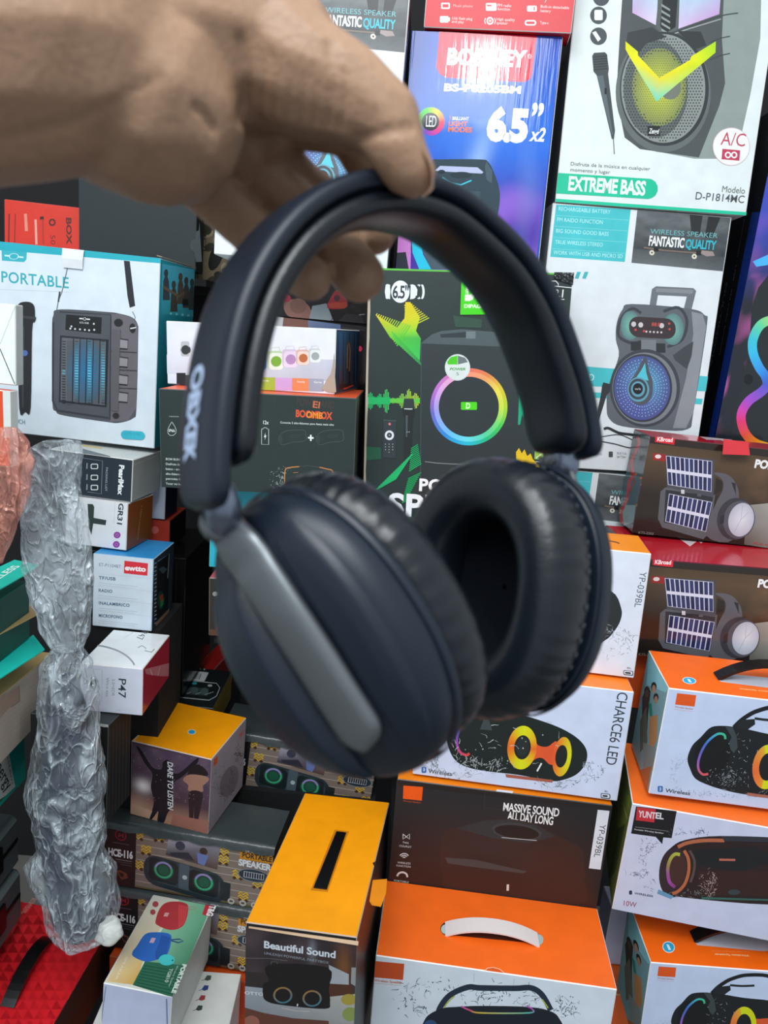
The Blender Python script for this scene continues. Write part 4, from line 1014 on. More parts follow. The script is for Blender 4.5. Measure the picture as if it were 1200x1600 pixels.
f.blob([(668, 930), (752, 935), (750, 1010), (720, 1140), (700, 1145), (700, 1010), (690, 1165), (670, 1160), (665, 1040)], '#2c2024')
f.pts([(280, 1010), (420, 1060), (400, 1110), (275, 1075)], '#c8a088'); f.pts([(560, 1080), (800, 1130), (790, 1215), (540, 1150)], '#a06a5c')
R = random.Random(5); f.dots([(R.uniform(290, 800), R.uniform(650, 1000)) for _ in range(50)], 2.2, '#c8b0b0', 5)
f.text('DARE TO LISTEN', 522, 728, 524, 1048, 34, '#e8ecf0', 0.02, 0.15)
f = b.right; f.H = Z(140, 1020, 4.2857)
f.pts([(832, 715), (858, 690), (856, 735), (830, 765)], '#e2571a'); f.pts([(1000, 545), (1035, 510), (1032, 545), (1000, 580)], '#c87a68')
f.ell(935, 860, 55, 110, '#8a7a80', rot=20, n=28); f.splash(900, 860, 70, 110, '#5c545c', 70, 0, 360, 4, 0.4); f.splash(1000, 690, 30, 60, '#4a444c', 40, 0, 360, 5, 0.1)
b.done('cube_carton', 'cube carton with orange lid and DARE TO LISTEN dancers on the front')

# --- left column: white and small cartons
b = Box('p47', '#d4d9e8', top='#e6e9ec', right='#a82c3c', edge='#d8d4d4', left='#d0d4da')
f = b.front; f.H = Z(120, 960, 4.615)
f.text('P47', 302, 462, 300, 600, 48, '#3a4048', 0.01); f.text('5.0+EDR', 254, 466, 252, 588, 18, '#8a9098'); f.text('Wireless', 212, 456, 210, 592, 18, '#8a9098')
f.line([(120, 395), (182, 396), (180, 628), (120, 632)], 2.5, '#a8aeb8'); f.ell(118, 492, 26, 46, '#1c2024', n=24); f.line([(120, 530), (240, 545)], 2, '#e8ecf0'); f.line([(295, 690), (315, 695)], 2, '#a8a8b0')
f = b.top; f.H = Z(120, 960, 4.615)
f.curve([(40, 225), (120, 222), (200, 232), (290, 260), (360, 300), (400, 340), (415, 366)], 12, ['#6a6e70', '#8a8e90', '#8a8e90', '#9a9ea0', '#9a9ea0', '#8a8e90', '#8a8e90'])
f.text('P47', 470, 120, 420, 178, 26, '#5a6064'); f.text('Wireless', 400, 128, 340, 168, 9, '#b8bcc0'); f.line([(440, 240), (470, 225), (500, 245), (490, 262), (540, 272), (560, 250)], 7, '#9aa0a2')
f = b.right; f.H = Z(120, 960, 4.615)
f.pts([(490, 395), (668, 350), (680, 445), (600, 445), (560, 440), (500, 430)], '#c87a82'); f.line([(530, 395), (545, 440)], 4, '#e8c8cc'); f.line([(600, 380), (585, 440)], 3, '#e8c8cc')
b.done('headphone_carton', 'white P47 headphone carton with red side, below the ewtto carton', mat=GLOSS)
b = Box('ewtto', '#cfdbe6', top='#2a8ac8', right='#1c2c3c', edge='#9ab4c8', left='#c0ccd6')
f = b.front; f.H = Z(130, 830, 7.059)
f.pts([(455, 325), (715, 355), (708, 492), (448, 464)], '#d83040'); f.text('ewtto', 460, 428, 692, 446, 54, '#f4f0f0', 0.05); f.text('ET-P1104BT', 176, 384, 416, 408, 36, '#5a7080')
for t, x1, y in (('TF/USB', 358, 528), ('RADIO', 322, 668), ('INALAMBRICO', 512, 806), ('MICROFONO', 434, 944)):
    f.text(t, 172, y, x1, y + (x1 - 172) * 0.085, 34, '#46667e', 0.03, 0, 1.1); f.line([(168, y + 40), (600, y + 84)], 4, '#a8b6c2'); f.line([(166, y + 62), (570, y + 104)], 4, '#b4c0ca'); f.line([(160, y - 62), (760, y - 4)], 2.5, '#b8c2ca')
f = b.right; f.H = Z(130, 830, 7.059)
f.pts([(790, 320), (1000, 140), (960, 870), (760, 1090)], '#26323c'); f.pts([(822, 330), (948, 250), (935, 860), (800, 990)], '#0e1418')
for i in range(16): f.line([(785, 360 + 44 * i), (808, 345 + 44 * i)], 9, '#8ab0c8')
f.pts([(830, 420), (880, 390), (930, 420), (880, 470)], '#3a4a50'); f.ell(858, 760, 40, 100, '#123a34', n=28); f.pts([(840, 720), (880, 690), (884, 760), (850, 790)], '#8a3a24'); f.pts([(850, 780), (886, 740), (884, 800), (850, 850)], '#2c7a4a'); f.pts([(800, 1010), (950, 850), (945, 900), (800, 1050)], '#8a6a50'); f.line([(820, 335), (948, 250), (930, 520)], 8, '#8a949a')
b.done('small_speaker_carton', 'white and blue ewtto carton with a window in its side, on the left')
b = Box('gr31', '#d6dae0', top='#d6dae0', right='#8a4a1c', edge='#c8c4c0', left='#b8bcc2')
f = b.front; f.H = Z(120, 680, 6.6667)
f.text('GR31', 438, 706, 420, 925, 50, '#2a3038', 0.03); f.line([(400, 700), (385, 920)], 3, '#a8acb4')
f.pts([(112, 715), (165, 718), (182, 745), (176, 860), (308, 885), (300, 938), (172, 920), (152, 1040), (125, 960)], '#2c3836')
for x, y in ((420, 1040), (412, 1138)): f.ell(x, y, 36, 35, '#8a3a90', n=24); f.ell(x, y, 18, 17, '#b880b8', inner=0.7, n=18)
f = b.right; f.H = Z(120, 680, 6.6667); f.text('F MINI UPGRADE', 672, 735, 628, 1085, 24, '#c8a480')
b.done('microphone_carton', 'white GR31 carton with brown side, between the navy carton and the ewtto carton')
b = Box('pearl', '#1c2834', top='#c8ccca', right='#b4b8b4', edge='#d8d8d2', left='#1c2834')
f = b.front; f.H = Z(120, 680, 6.6667)
f.text('PearlMax', 444, 308, 428, 620, 50, '#e8ecee', 0.04); f.text('PACKING LIST', 304, 335, 294, 580, 20, '#a8b2b8')
f.line([(60, 236), (268, 268), (255, 612), (110, 590)], 4, '#8a96a0')
for y, t in ((325, 'x'), (440, 'y'), (545, 'z')): f.pts(rr(145, y - 28, 222, y + 28, 14), '#d8dee0'); f.pts(rr(154, y - 19, 213, y + 19, 8), '#1c2834'); f.line([(108, y - 35), (104, y + 25)], 12, '#8a96a0')
f = b.top; f.H = Z(120, 680, 6.6667); f.pts([(60, 95), (270, 130), (260, 145), (60, 120)], '#d0c090'); f.pts([(60, 140), (340, 215), (350, 225), (60, 190)], '#5a6670')
f = b.right; f.H = Z(120, 680, 6.6667); f.line([(590, 665), (800, 575)], 5, '#d0d2ca'); f.line([(600, 310), (850, 200)], 4, '#e8e8e0')
b.done('microphone_carton', 'navy PearlMax carton with torn white end, under the PORTABLE carton')
b = Box('portable', '#d3dfe8', top='#2aa6b8', right='#1c8a98', edge='#cfd8da', left='#c0ccd2')
f = b.front; f.H = Z(0, 280, 3.3333)
f.pts([(-100, 313), (836, 396), (834, 438), (-100, 362)], '#1fa8b8'); f.pts([(8, 370), (140, 380), (138, 418), (125, 432), (10, 424)], '#35aebc'); f.line([(24, 397), (52, 400)], 8, '#c8ecf0'); f.line([(92, 404), (122, 407)], 8, '#c8ecf0'); f.ell(72, 402, 26, 16, '#c8ecf0', inner=0.85, n=24)
f.text('PORTABLE', 8, 535, 358, 568, 52, '#35a4b0', 0.015, 0, 1.05); f.line([(0, 574), (360, 588)], 1.5, '#b0bcc4')
f.pts([(645, 424), (676, 427), (704, 660), (676, 670), (664, 610)], '#22262c'); f.pts([(676, 672), (706, 664), (708, 690), (684, 690)], '#d8dee2'); f.line([(690, 690), (705, 720), (690, 760)], 5, '#7a8288')
f.line([(345, 390), (350, 470), (322, 590), (305, 630), (296, 680)], 5, '#5a6268'); f.line([(312, 585), (304, 640)], 9, '#3a4248')
f.H = Z(0, 370, 3.0)
f.blob([(250, 370), (280, 340), (500, 352), (560, 360), (620, 378), (645, 410), (648, 470), (640, 800), (625, 850), (560, 872), (500, 868), (300, 838), (262, 818), (245, 770), (244, 440)], '#4d5158')
f.pts([(520, 362), (560, 362), (620, 380), (645, 412), (640, 800), (600, 862), (512, 866)], '#666269')
f.line([(280, 352), (520, 366), (515, 860)], 6, '#2c3036'); f.line([(250, 400), (248, 770), (270, 815), (510, 850)], 10, '#33373d')
f.pts([(310, 364), (478, 378), (474, 456), (306, 436)], '#14181c'); f.line([(372, 383), (388, 384)], 6, '#d8dcde'); f.ell(397, 385, 8, 7, '#d8dcde', inner=0.7, n=14); f.line([(406, 386), (422, 387)], 6, '#d8dcde'); f.text('KTS-1048', 374, 406, 416, 409, 8, '#d8dcde'); f.dots([(330, 430), (352, 432), (375, 434), (398, 436), (418, 438), (442, 436), (335, 420), (440, 408)], 5, '#c8ccd0')
f.pts([(282, 462), (510, 482), (500, 800), (276, 775)], '#23272d')
f.pts([(290, 472), (500, 490), (492, 790), (284, 766)], '#5c6066')
f.ell(405, 630, 92, 150, '#2a7aa8', edge='#4e6474', n=40)
for i in range(24):
    y = 485 + 12.5 * i; k = abs(i - 11.5) / 12
    for x0 in (292, 352, 412, 476): f.quad(x0, y + 3, x0 + 16, y + 7.5, mix('#6ad0e8', '#24282e', min(1, k * (1.0 if x0 > 340 else 9))), 0.08)
f.dots([(x + 0.06 * 0, y) for y in range(490, 790, 9) for x in list(range(318, 346, 7)) + list(range(378, 406, 7)) + list(range(440, 468, 7))], 2.0, '#2c343c', 4)
for x0 in (346, 408, 470): f.line([(x0, 478), (x0 - 6, 780)], 4, '#1c2026'); f.line([(x0 + 30, 480), (x0 + 24, 784)], 3, '#1c2026')
for y in (500, 585, 668, 750): f.pts([(560, y - 20), (600, y - 16), (598, y + 24), (556, y + 20)], '#8a868c'); f.line([(560, y - 22), (602, y - 16)], 5, '#1e2024'); f.line([(556, y + 22), (598, y + 26)], 5, '#1e2024')
for y in (540, 625, 710): f.line([(522, y - 4), (642, y + 2)], 3, '#33353b')
f.pts([(528, 432), (566, 434), (556, 818), (520, 815)], '#5a585e'); f.ell(556, 402, 20, 18, '#1c1e22', n=20); f.ell(544, 838, 15, 14, '#24262a', n=18); f.ell(622, 428, 14, 22, '#1c1e22', n=18); f.line([(612, 430), (640, 425)], 6, '#c8ccd0')
f.blob([(82, 330), (100, 308), (140, 306), (162, 325), (166, 375), (170, 385), (164, 400), (152, 440), (145, 800), (120, 820), (92, 805), (85, 440), (80, 385)], '#1c1e22'); f.line([(82, 372), (170, 382)], 12, '#34383c'); f.pts([(104, 420), (116, 422), (112, 800), (104, 798)], '#34383e'); f.ell(118, 545, 14, 14, '#4a68a8', n=20)
f.pts(rr(568, 906, 680, 946, 20, sk=0.06), '#35b0c4'); f.text('GTS-1780', 585, 928, 662, 933, 12, '#2a92a8'); f.text('6.5', 22, 868, 62, 872, 42, '#3a5a68', 0.02); f.text('INCH', 68, 872, 118, 878, 20, '#5a8a94')
f = b.right; f.H = Z(0, 280, 3.3333)
f.pts([(845, 440), (1012, 470), (1008, 720), (840, 700)], ['#48a8c0', '#58b4c8', '#3aa0ac', '#2a98a4'])
for x, y, c in ((865, 520, '#3a4448'), (905, 580, '#46423c'), (940, 540, '#564a40'), (970, 560, '#4a443e'), (1000, 570, '#3c4444')): f.pts([(x - 18, y + 110), (x - 14, y + 10), (x - 8, y - 10), (x + 8, y - 12), (x + 14, y + 10), (x + 20, y + 110)], c); f.ell(x, y - 30, 11, 22, c, n=14)
f.line([(850, 560), (930, 610), (960, 590)], 14, '#6a5a48'); f.pts(rr(950, 625, 980, 658, 4), '#1c2224'); f.dots([(890 + 30 * i, 700 + 3 * i) for i in range(4)], 7, '#8ad0d8')
pt = b.done('portable_speaker_carton', 'large white PORTABLE carton with grey cage speaker and microphone, left', root=True)
W, D, H = b.S
b.front.H = Z(0, 280, 3.3333)
mb = MB(); x0, x1 = b.front.hit(328, 395).x, b.front.hit(440, 400).x; zt = b.front.hit(380, 368).z; z1 = b.front.hit(380, 465).z
slab(mb, [Vector((x0, -0.0015, zt)), Vector((x1, -0.0015, zt)), Vector((x1 - 0.001, -0.003, (zt + z1) / 2)), Vector((x1 - 0.002, -0.0015, z1)), Vector((x0 + 0.0015, -0.0015, z1)), Vector((x0, -0.003, (zt + z1) / 2))], (0, -1, 0), 0.0010, '#dde2e6')
slab(mb, [Vector((x0, -0.002, zt)), Vector((x1, -0.002, zt)), Vector((x1, 0.022, zt + 0.001)), Vector((x0, 0.022, zt + 0.001))], (0, 0, 1), 0.0010, '#e6eaec')
sub('carry_tab', mb, pt, CARD)
mb = MB(); slab(mb, [Vector((W - 0.006, 0.001, H + 0.003)), Vector((W + 0.001, 0.004, H + 0.002)), Vector((W + 0.002, D, H + 0.001)), Vector((W - 0.02, D, H + 0.004)), Vector((W - 0.016, D * 0.4, H + 0.004))], (0, 0, 1), 0.0012, '#9a8a70'); sub('torn_flap', mb, pt, CARD)

# --- middle column: dark and white speaker cartons
b = Box('boombox', '#23302f', top='#e0582e', right='#14181a', edge='#4a5452', left='#1c2426')
f = b.front; f.H = Z(390, 600, 6.3158)
f.text('POWER AND', 462, 205, 835, 245, 68, '#3c3430', 0.02); f.text('El', 622, 230, 690, 240, 62, '#c86a44', 0.02); f.text('BOOMBOX', 455, 322, 815, 350, 66, '#d8522c', 0.04); f.text('OMB', 560, 332, 720, 344, 60, '#e8902c', 0.02)
f.text('Conecta 2 alto-falantes para festa mais alto', 302, 388, 832, 412, 19, '#c8d0d0', 0.015)
f.text('12x', 134, 395, 188, 398, 34, '#e0e6e6', 0.015); f.text('3', 24, 398, 48, 400, 34, '#e0e6e6', 0.015)
f.line([(118, 445), (118, 595), (188, 598), (188, 445), (170, 440), (168, 432), (140, 430), (136, 442), (118, 445)], 5, '#c8d0d0'); f.pts([(158, 478), (142, 525), (154, 525), (148, 556), (166, 508), (154, 508)], '#e8eeee')
for x in (0, 370):
    f.curve([(300 + x, 500), (370 + x, 462), (530 + x, 455), (555 + x, 500), (545 + x, 560), (420 + x, 575), (330 + x, 600), (290 + x, 570), (290 + x, 510)], 5, '#46524f'); f.ell(306 + x, 548, 20, 46, '#2f3c3a', n=20); f.pts([(390 + x, 500), (510 + x, 490), (500 + x, 530), (400 + x, 540)], '#2a3533')
f.quad(576, 522, 632, 538, '#e8eeee', 0.05); f.quad(596, 502, 612, 562, '#e8eeee')
f.curve([(345, 985), (352, 850), (400, 825), (490, 815)], 10, '#c08048'); f.curve([(690, 822), (770, 840), (818, 860), (822, 960)], 10, '#c08048'); f.line([(490, 815), (580, 805), (690, 822)], 5, '#4a504c')
f.line([(430, 875), (480, 873)], 5, '#b87050'); f.line([(680, 888), (740, 888)], 6, '#d0a090'); f.line([(710, 865), (710, 915)], 6, '#d0a090')
f.splash(330, 950, 120, 130, '#b8c0c0', 70, 80, 300, 3, 0.1); f.splash(860, 940, 40, 20, '#b8c0c0', 10, 0, 360, 4, 0.1); f.line([(250, 105), (245, 310), (20, 290)], 2.5, '#37443f')
f.H = Z(240, 590, 6.6667)
f.text('resiste', 162, 410, 262, 412, 16, '#a8b2b2'); f.line([(190, 460), (162, 510), (148, 545), (150, 580), (172, 602), (205, 602), (232, 580), (236, 545), (222, 510), (190, 460)], 5, '#c0c8c8'); f.text('IP66', 160, 565, 222, 567, 28, '#d8dede', 0.02)
for i, t in enumerate(('BOM BUMBUM', 'Desfrute de som', 'baixo - em alto', 'alto-falante que', 'permite festa', 'Tocar no banho')): f.text(t, 128, 858 + 51 * i, 128 + 210, 868 + 51 * i, 22, '#b8c2c0', 0.02)
b.done('boombox_carton', 'dark green-black boombox carton with orange top, seen through the headband on the left')
b = Box('speakers4', '#e0e4ee', top='#eef2f4', right='#24405c', edge='#d8d8d8', left='#d8dce4')
f = b.front; f.H = Z(400, 360, 5.0)
f.pts([(-700, 970), (620, 1010), (600, 1180), (-700, 1120)], ['#e0e4ee', '#c0c6d4', '#b4bac8', '#d0d6e2'])
for x0, x1, c, t in ((-600, 0, '#3a3c44', ''), (0, 150, '#a0b83c', 'Verde'), (150, 282, '#c8a4d8', ''), (282, 412, '#e08858', 'Naranja'), (412, 530, '#98a2b4', 'Gris')):
    f.pts([(x0, 1145 + 0.03 * x0), (x1, 1145 + 0.03 * x1), (x1, 1245 + 0.03 * x1), (x0, 1245 + 0.03 * x0)], c)
    if t: f.text(t, x0 + 40, 1180 + 0.03 * x0, x0 + 100, 1182 + 0.03 * x0, 14, '#eef0e8')
for x, y, r_, c1, c2 in ((20, 1020, 62, '#c860a0', '#3a7ac0'), (158, 1025, 56, '#78a838', '#dfe6d8'), (272, 1010, 54, '#b08ab8', '#e0d0e4'), (370, 1000, 46, '#b8683c', '#e4d0c4'), (464, 985, 42, '#98a4a4', '#dce2e2')):
    f.line([(x - r_ * 0.8, y - r_ * 0.6), (x - r_ * 0.7, y - r_ * 1.9), (x + r_ * 0.4, y - r_ * 2.0), (x + r_ * 0.7, y - r_ * 0.9)], 6, mix(c1, '#ffffff', 0.4)); f.pts(rr(x - r_ * 1.25, y - r_ * 1.5, x + r_ * 0.9, y + r_ * 1.0, r_ * 0.4), mix(c1, '#ffffff', 0.35)); f.pts(rr(x - r_, y - r_ * 1.2, x + r_, y + r_ * 1.15, r_ * 0.5), c2); f.ell(x, y - 2, r_ * 0.74, r_ * 0.74, c1, n=28)
f.H = Z(240, 400, 3.0); f.ell(150, 440, 24, 26, '#3a3e40', n=24); f.pts(rr(128, 400, 168, 470, 10), '#b8bcc0'); f.ell(150, 440, 20, 22, '#33383a', n=24); f.quad(108, 548, 150, 600, '#24262c')
f = b.right; f.H = Z(400, 360, 5.0)
f.pts([(640, 790), (800, 790), (790, 1200), (640, 1250)], ['#2c6a9a', '#24486a', '#1c2838', '#4a2c28'])
for i in range(12): f.line([(648 + 12 * i, 800), (646 + 12 * i, 1200)], 3, mix('#1c2838', '#5a8ab0', (i * 5 % 7) / 8))
f.line([(712, 1080), (715, 900), (726, 875), (735, 940), (728, 1100)], 6, '#c8842c'); f.pts([(680, 1235), (760, 1205), (760, 1215), (690, 1245)], '#e85a30')
sp = b.done('small_speaker_carton', 'white carton with a row of small coloured speakers, on the dark boombox carton', root=True)
mb = MB(); b.front.H = Z(400, 360, 5.0)
pts = [b.front.hit(x, y) for x, y in ((612, 960), (600, 1060), (585, 1120), (545, 1180), (515, 1240), (560, 1262), (612, 1268), (628, 1262), (618, 1130))]
slab(mb, [p + Vector((0, -0.0004, 0)) for p in pts], (0, -1, 0), 0.0008, '#a89c8c'); sub('torn_corner', mb, sp, MATTE)
b = Box('teal', '#28b0c8', top='#36c0d4', right='#9adce0', edge='#7ad0d8')
b.done('teal_carton', 'bright teal carton under the dark boombox carton')
b = Box('kb_side', '#2c2826', top='#b4404c', left='#c8b8a0', edge='#8a7a6a', right='#2c2826')
f = b.front; f.H = Z(220, 740, 5.0); f.line([(605, 1060), (600, 1225)], 22, '#b83238'); f.ell(580, 940, 20, 18, '#8a8a8a', n=16); f.pts([(540, 1215), (720, 1240), (720, 1268), (540, 1262)], '#5a3c2c')
b.done('lantern_carton', 'dark carton with red side lettering, standing on end left of the left ear cup')
b = Box('dipager', '#22302f', top='#3c8a30', left='#8a8474', right='#1c2424', edge='#4c5652')
f = b.front
f.pts([(577, 418.5), (893, 427.5), (893, 430), (577, 421.5)], '#58b83c')
f.H = Z(560, 400, 6.6667)
for x, rx in ((300, 34), (560, 55), (630, 44), (664, 26)): f.ell(x, 372, rx, 76, '#dfe6f0', n=28); f.ell(x - 16, 372, rx * 0.72, 68, '#22302f', n=28)
f.pts([(300, 292), (330, 300), (330, 450), (285, 438), (275, 372), (285, 300)], '#dfe6f0'); f.pts([(545, 300), (590, 305), (615, 350), (610, 410), (540, 455)], '#dfe6f0'); f.ell(437, 372, 102, 118, '#22302f', n=40); f.ell(437, 372, 96, 116, '#e2e8f2', n=40)
f.text('6.5"', 354, 436, 520, 442, 122, '#28333a', 0.02, 0, 0.88)
def spiky(poly_axis, cols, w0, w1, n, sp):
    """tapering burst of parallel streaks along an axis"""
    (x0, y0), (x1, y1) = poly_axis
    L_ = math.hypot(x1 - x0, y1 - y0); ux, uy = (x1 - x0) / L_, (y1 - y0) / L_
    for i in range(n):
        k = i / (n - 1); w = 1.22 * (w0 + (w1 - w0) * k); x, y = x0 + (x1 - x0) * k, y0 + (y1 - y0) * k
        f.line([(x - sp[0] * w, y - sp[1] * w), (x + sp[0] * w, y + sp[1] * w)], L_ / n * 0.5, mix(*cols, k))
f.pts([(180, 610), (400, 745), (480, 650), (490, 480), (540, 480), (640, 640), (600, 780), (650, 860), (640, 1090), (520, 1000), (330, 850)], ['#d8c81c', '#b8cc20', '#d8d010', '#d8c010', '#d8c010', '#d8d010', '#88d030', '#40b048', '#38b858', '#38c048', '#50c838'])
spiky([(510, 500), (620, 700)], ('#d8c010', '#b8cc28'), 30, 105, 11, (0.90, -0.44)); spiky([(190, 610), (470, 830)], ('#d8c81c', '#58c838'), 10, 105, 16, (0.55, -0.84)); spiky([(380, 850), (640, 1110)], ('#48c040', '#2c8a48'), 60, 30, 14, (0.42, 0.9))
f.pts([(985, 620), (1290, 660), (1280, 750), (1010, 740)], '#2a4a3c')
R = random.Random(8)
for i in range(36):
    x = 96 + 15.4 * i; h_ = (25 + 95 * abs(math.sin(i * 0.62) * math.cos(i * 0.21 + 0.4))) * (0.35 if 15 <= i <= 19 else 1)
    f.line([(x, 1505 - h_), (x, 1505 + h_ * 1.1)], 11, mix('#10b060', '#a8c82c', max(0, (i - 10) / 24)))
f.quad(90, 1470, 330, 1545, '#10b060'); f.quad(330, 1485, 640, 1530, '#5cc040')
f.pts([(660, 900), (760, 820), (860, 782), (1080, 762), (1400, 790), (1640, 840), (1860, 900), (1850, 960), (660, 955)], '#4a585c'); f.pts([(850, 815), (1120, 790), (1120, 850), (860, 850)], '#2a3438'); f.quad(1120, 785, 1220, 860, '#6a787c')
f.pts([(655, 910), (1900, 960), (1830, 2500), (640, 2460)], ['#2a3639', '#2c3639', '#202a2d', '#222c2f']); f.line([(655, 905), (645, 2440)], 5, '#4a585c'); f.line([(1835, 1100), (1810, 2400)], 4, '#3c484c')
f.ell(1150, 1570, 402, 402, hue_ring([(0, '#a8d030'), (30, '#40c850'), (60, '#18b878'), (95, '#20b8d8'), (130, '#2888d8'), (170, '#6a68c8'), (205, '#b070c8'), (240, '#d078b8'), (265, '#e06a60'), (300, '#e08050'), (330, '#d8c030'), (360, '#a8d030')]), inner=0.9, n=72)
f.ell(1150, 1570, 364, 364, hue_ring([(0, '#c8e048'), (30, '#70d870'), (60, '#50d0a0'), (95, '#60d8e8'), (130, '#68b8f0'), (170, '#98a0e8'), (205, '#d0a0e0'), (240, '#e8a8d0'), (265, '#f09080'), (300, '#e8a060'), (330, '#e8d850'), (360, '#c8e048')]), inner=0.86, n=72)
f.ell(1150, 1570, 313, 313, '#263134', n=60); f.pts(rr(1068, 1520, 1235, 1602, 10), '#48d010'); f.text('D', 1118, 1588, 1165, 1589, 56, '#c8f0b0', 0.05)
f.ell(1032, 1160, 132, 138, '#c8d4d0', n=40); f.ell(1032, 1160, 124, 130, '#d6e0de', n=40)
f.pts([(1032, 1130), (930, 1130), (925, 1100), (960, 1055), (1032, 1035)], '#48c818'); f.pts([(1036, 1130), (1140, 1105), (1110, 1060), (1036, 1038)], '#6a7478'); f.text('POWER', 950, 1190, 1115, 1192, 26, '#3a9a3c', 0.03, 0.2); f.text('5', 1018, 1242, 1045, 1243, 30, '#4a8a50')
f.H = Z(560, 600, 6.154)
f.pts([(240, 345), (365, 352), (355, 715), (235, 705)], '#2c373c'); f.line([(240, 345), (365, 352)], 4, '#5a666a'); f.ell(300, 384, 12, 13, '#e0707c', n=16); f.ell(298, 492, 44, 46, '#dfe6ec', inner=0.55, n=32); f.dots([(260 + 35 * i, 578 + 26 * j) for i in range(3) for j in range(3)] + [(295, 655)], 5, '#aab4b8'); f.ell(298, 492, 9, 9, '#8a9498')
f.pts([(440, 140), (530, 140), (545, 235), (425, 235)], '#2a3436'); f.line([(440, 238), (520, 240)], 9, '#c8d0d0'); f.pts([(425, 245), (545, 248), (525, 330), (505, 755), (440, 750), (445, 330)], '#1a2224'); f.pts([(455, 300), (475, 300), (470, 510), (455, 510)], '#46525a'); f.dots([(470, 460), (488, 460)], 5, '#a8b0b4')
f.pts([(80, 600), (220, 610), (220, 720), (80, 735)], '#16543c')
spiky([(175, 1010), (440, 790)], ('#18a868', '#10b468'), 12, 125, 18, (0.55, -0.83)); spiky([(540, 600), (545, 800)], ('#10a060', '#10b468'), 34, 60, 12, (0.8, -0.5)); spiky([(540, 880), (440, 1130)], ('#109858', '#10a860'), 60, 20, 14, (0.85, -0.4))
f.pts([(890, 860), (1060, 860), (1040, 960), (900, 930)], '#18603c')
f.line([(640, 745), (760, 760), (900, 768), (1110, 770)], 6, '#8a9698'); f.line([(330, 1302), (390, 1298), (450, 1308)], 5, '#7a8688')
f.text('PORTABLE', 582, 1022, 1430, 1062, 112, '#eef2f8', 0.035, 0, 1.05); f.text('SPEAKER', 282, 1254, 1650, 1326, 205, '#eef2f8', 0.035, 0, 1.05)
f.H = Z(730, 400, 4.705)
f.pts([(-40, 90), (180, 100), (172, 430), (-52, 432)], '#42d010'); f.text('D', -18, 318, 62, 322, 160, '#e8f6e0', 0.05); f.text('P', 78, 325, 150, 328, 160, '#e8f6e0', 0.05); f.text('DIPAGER', -24, 380, 150, 384, 24, '#d8f4c8', 0.05)
for r_ in (16, 26, 36): f.ell(2, 240, r_, r_ * 1.25, '#42d010', inner=0.8, a0=90, a1=270, n=30)
f.pts([(380, 1010), (418, 1080), (410, 1190), (402, 1160), (388, 1240), (372, 1240)], '#18a078'); f.pts([(358, 1440), (380, 1410), (400, 1450), (420, 1420), (440, 1470), (465, 1450), (480, 1490), (545, 1562), (360, 1500)], '#d8b810'); f.pts([(495, 1435), (560, 1440), (558, 1498), (492, 1492)], '#8ab848'); f.line([(505, 1485), (552, 1448)], 9, '#d8e8c0'); f.line([(500, 1510), (560, 1514)], 5, '#c8d0cc'); f.line([(520, 1530), (556, 1532)], 4, '#c8d0cc')
f.line([(608, 185), (650, 185), (668, 205), (668, 222), (640, 222), (770, 235)], 7, '#d0d6d8'); f.text('2.1', 640, 300, 702, 304, 52, '#dfe4e6', 0.03); f.line([(675, 318), (712, 320)], 7, '#dfe4e6')
dp = b.done('speaker_carton', 'black and green DIPAGER carton with rainbow ring speaker, framed by the headband', root=True)
W, D, H = b.S
mb = MB(); rows = []
for i in range(20):
    z = H * i / 19
    rows.append([Vector((-0.0012, -0.0006, z)), Vector((0.0022 + 0.0016 * noise.noise(Vector((z * 70, 2, 0))), -0.0010, z)), Vector((0.0024 + 0.0016 * noise.noise(Vector((z * 70, 2, 0))), -0.0002, z))])
mb.grid(rows, '#b0a894', smooth=False); sub('worn_edge', mb, dp, MATTE)
mb = MB(); rows = []
b.front.H = Z(730, 400, 4.705); q0 = b.front.hit(640, 118)
for i in range(9):
    rows.append([Vector((q0.x + (W + 0.001 - q0.x) * j / 12, -0.001 - 0.0035 * abs(noise.noise(Vector((i * 0.9, j * 0.8, 4)))), H + 0.001 - 0.018 * i / 8 * (0.5 + 0.5 * j / 12))) for j in range(13)])
mb.grid(rows, '#20282a', smooth=False); sub('crumpled_film', mb, dp, printed('black_film', 0.28, bump=0.25, scale=70.0))
b = Box('maroon', '#5c1c24', top='#8a2c34', edge='#4a1a20')
b.done('maroon_carton', 'plain maroon carton under the DIPAGER carton, seen between the ear cups')
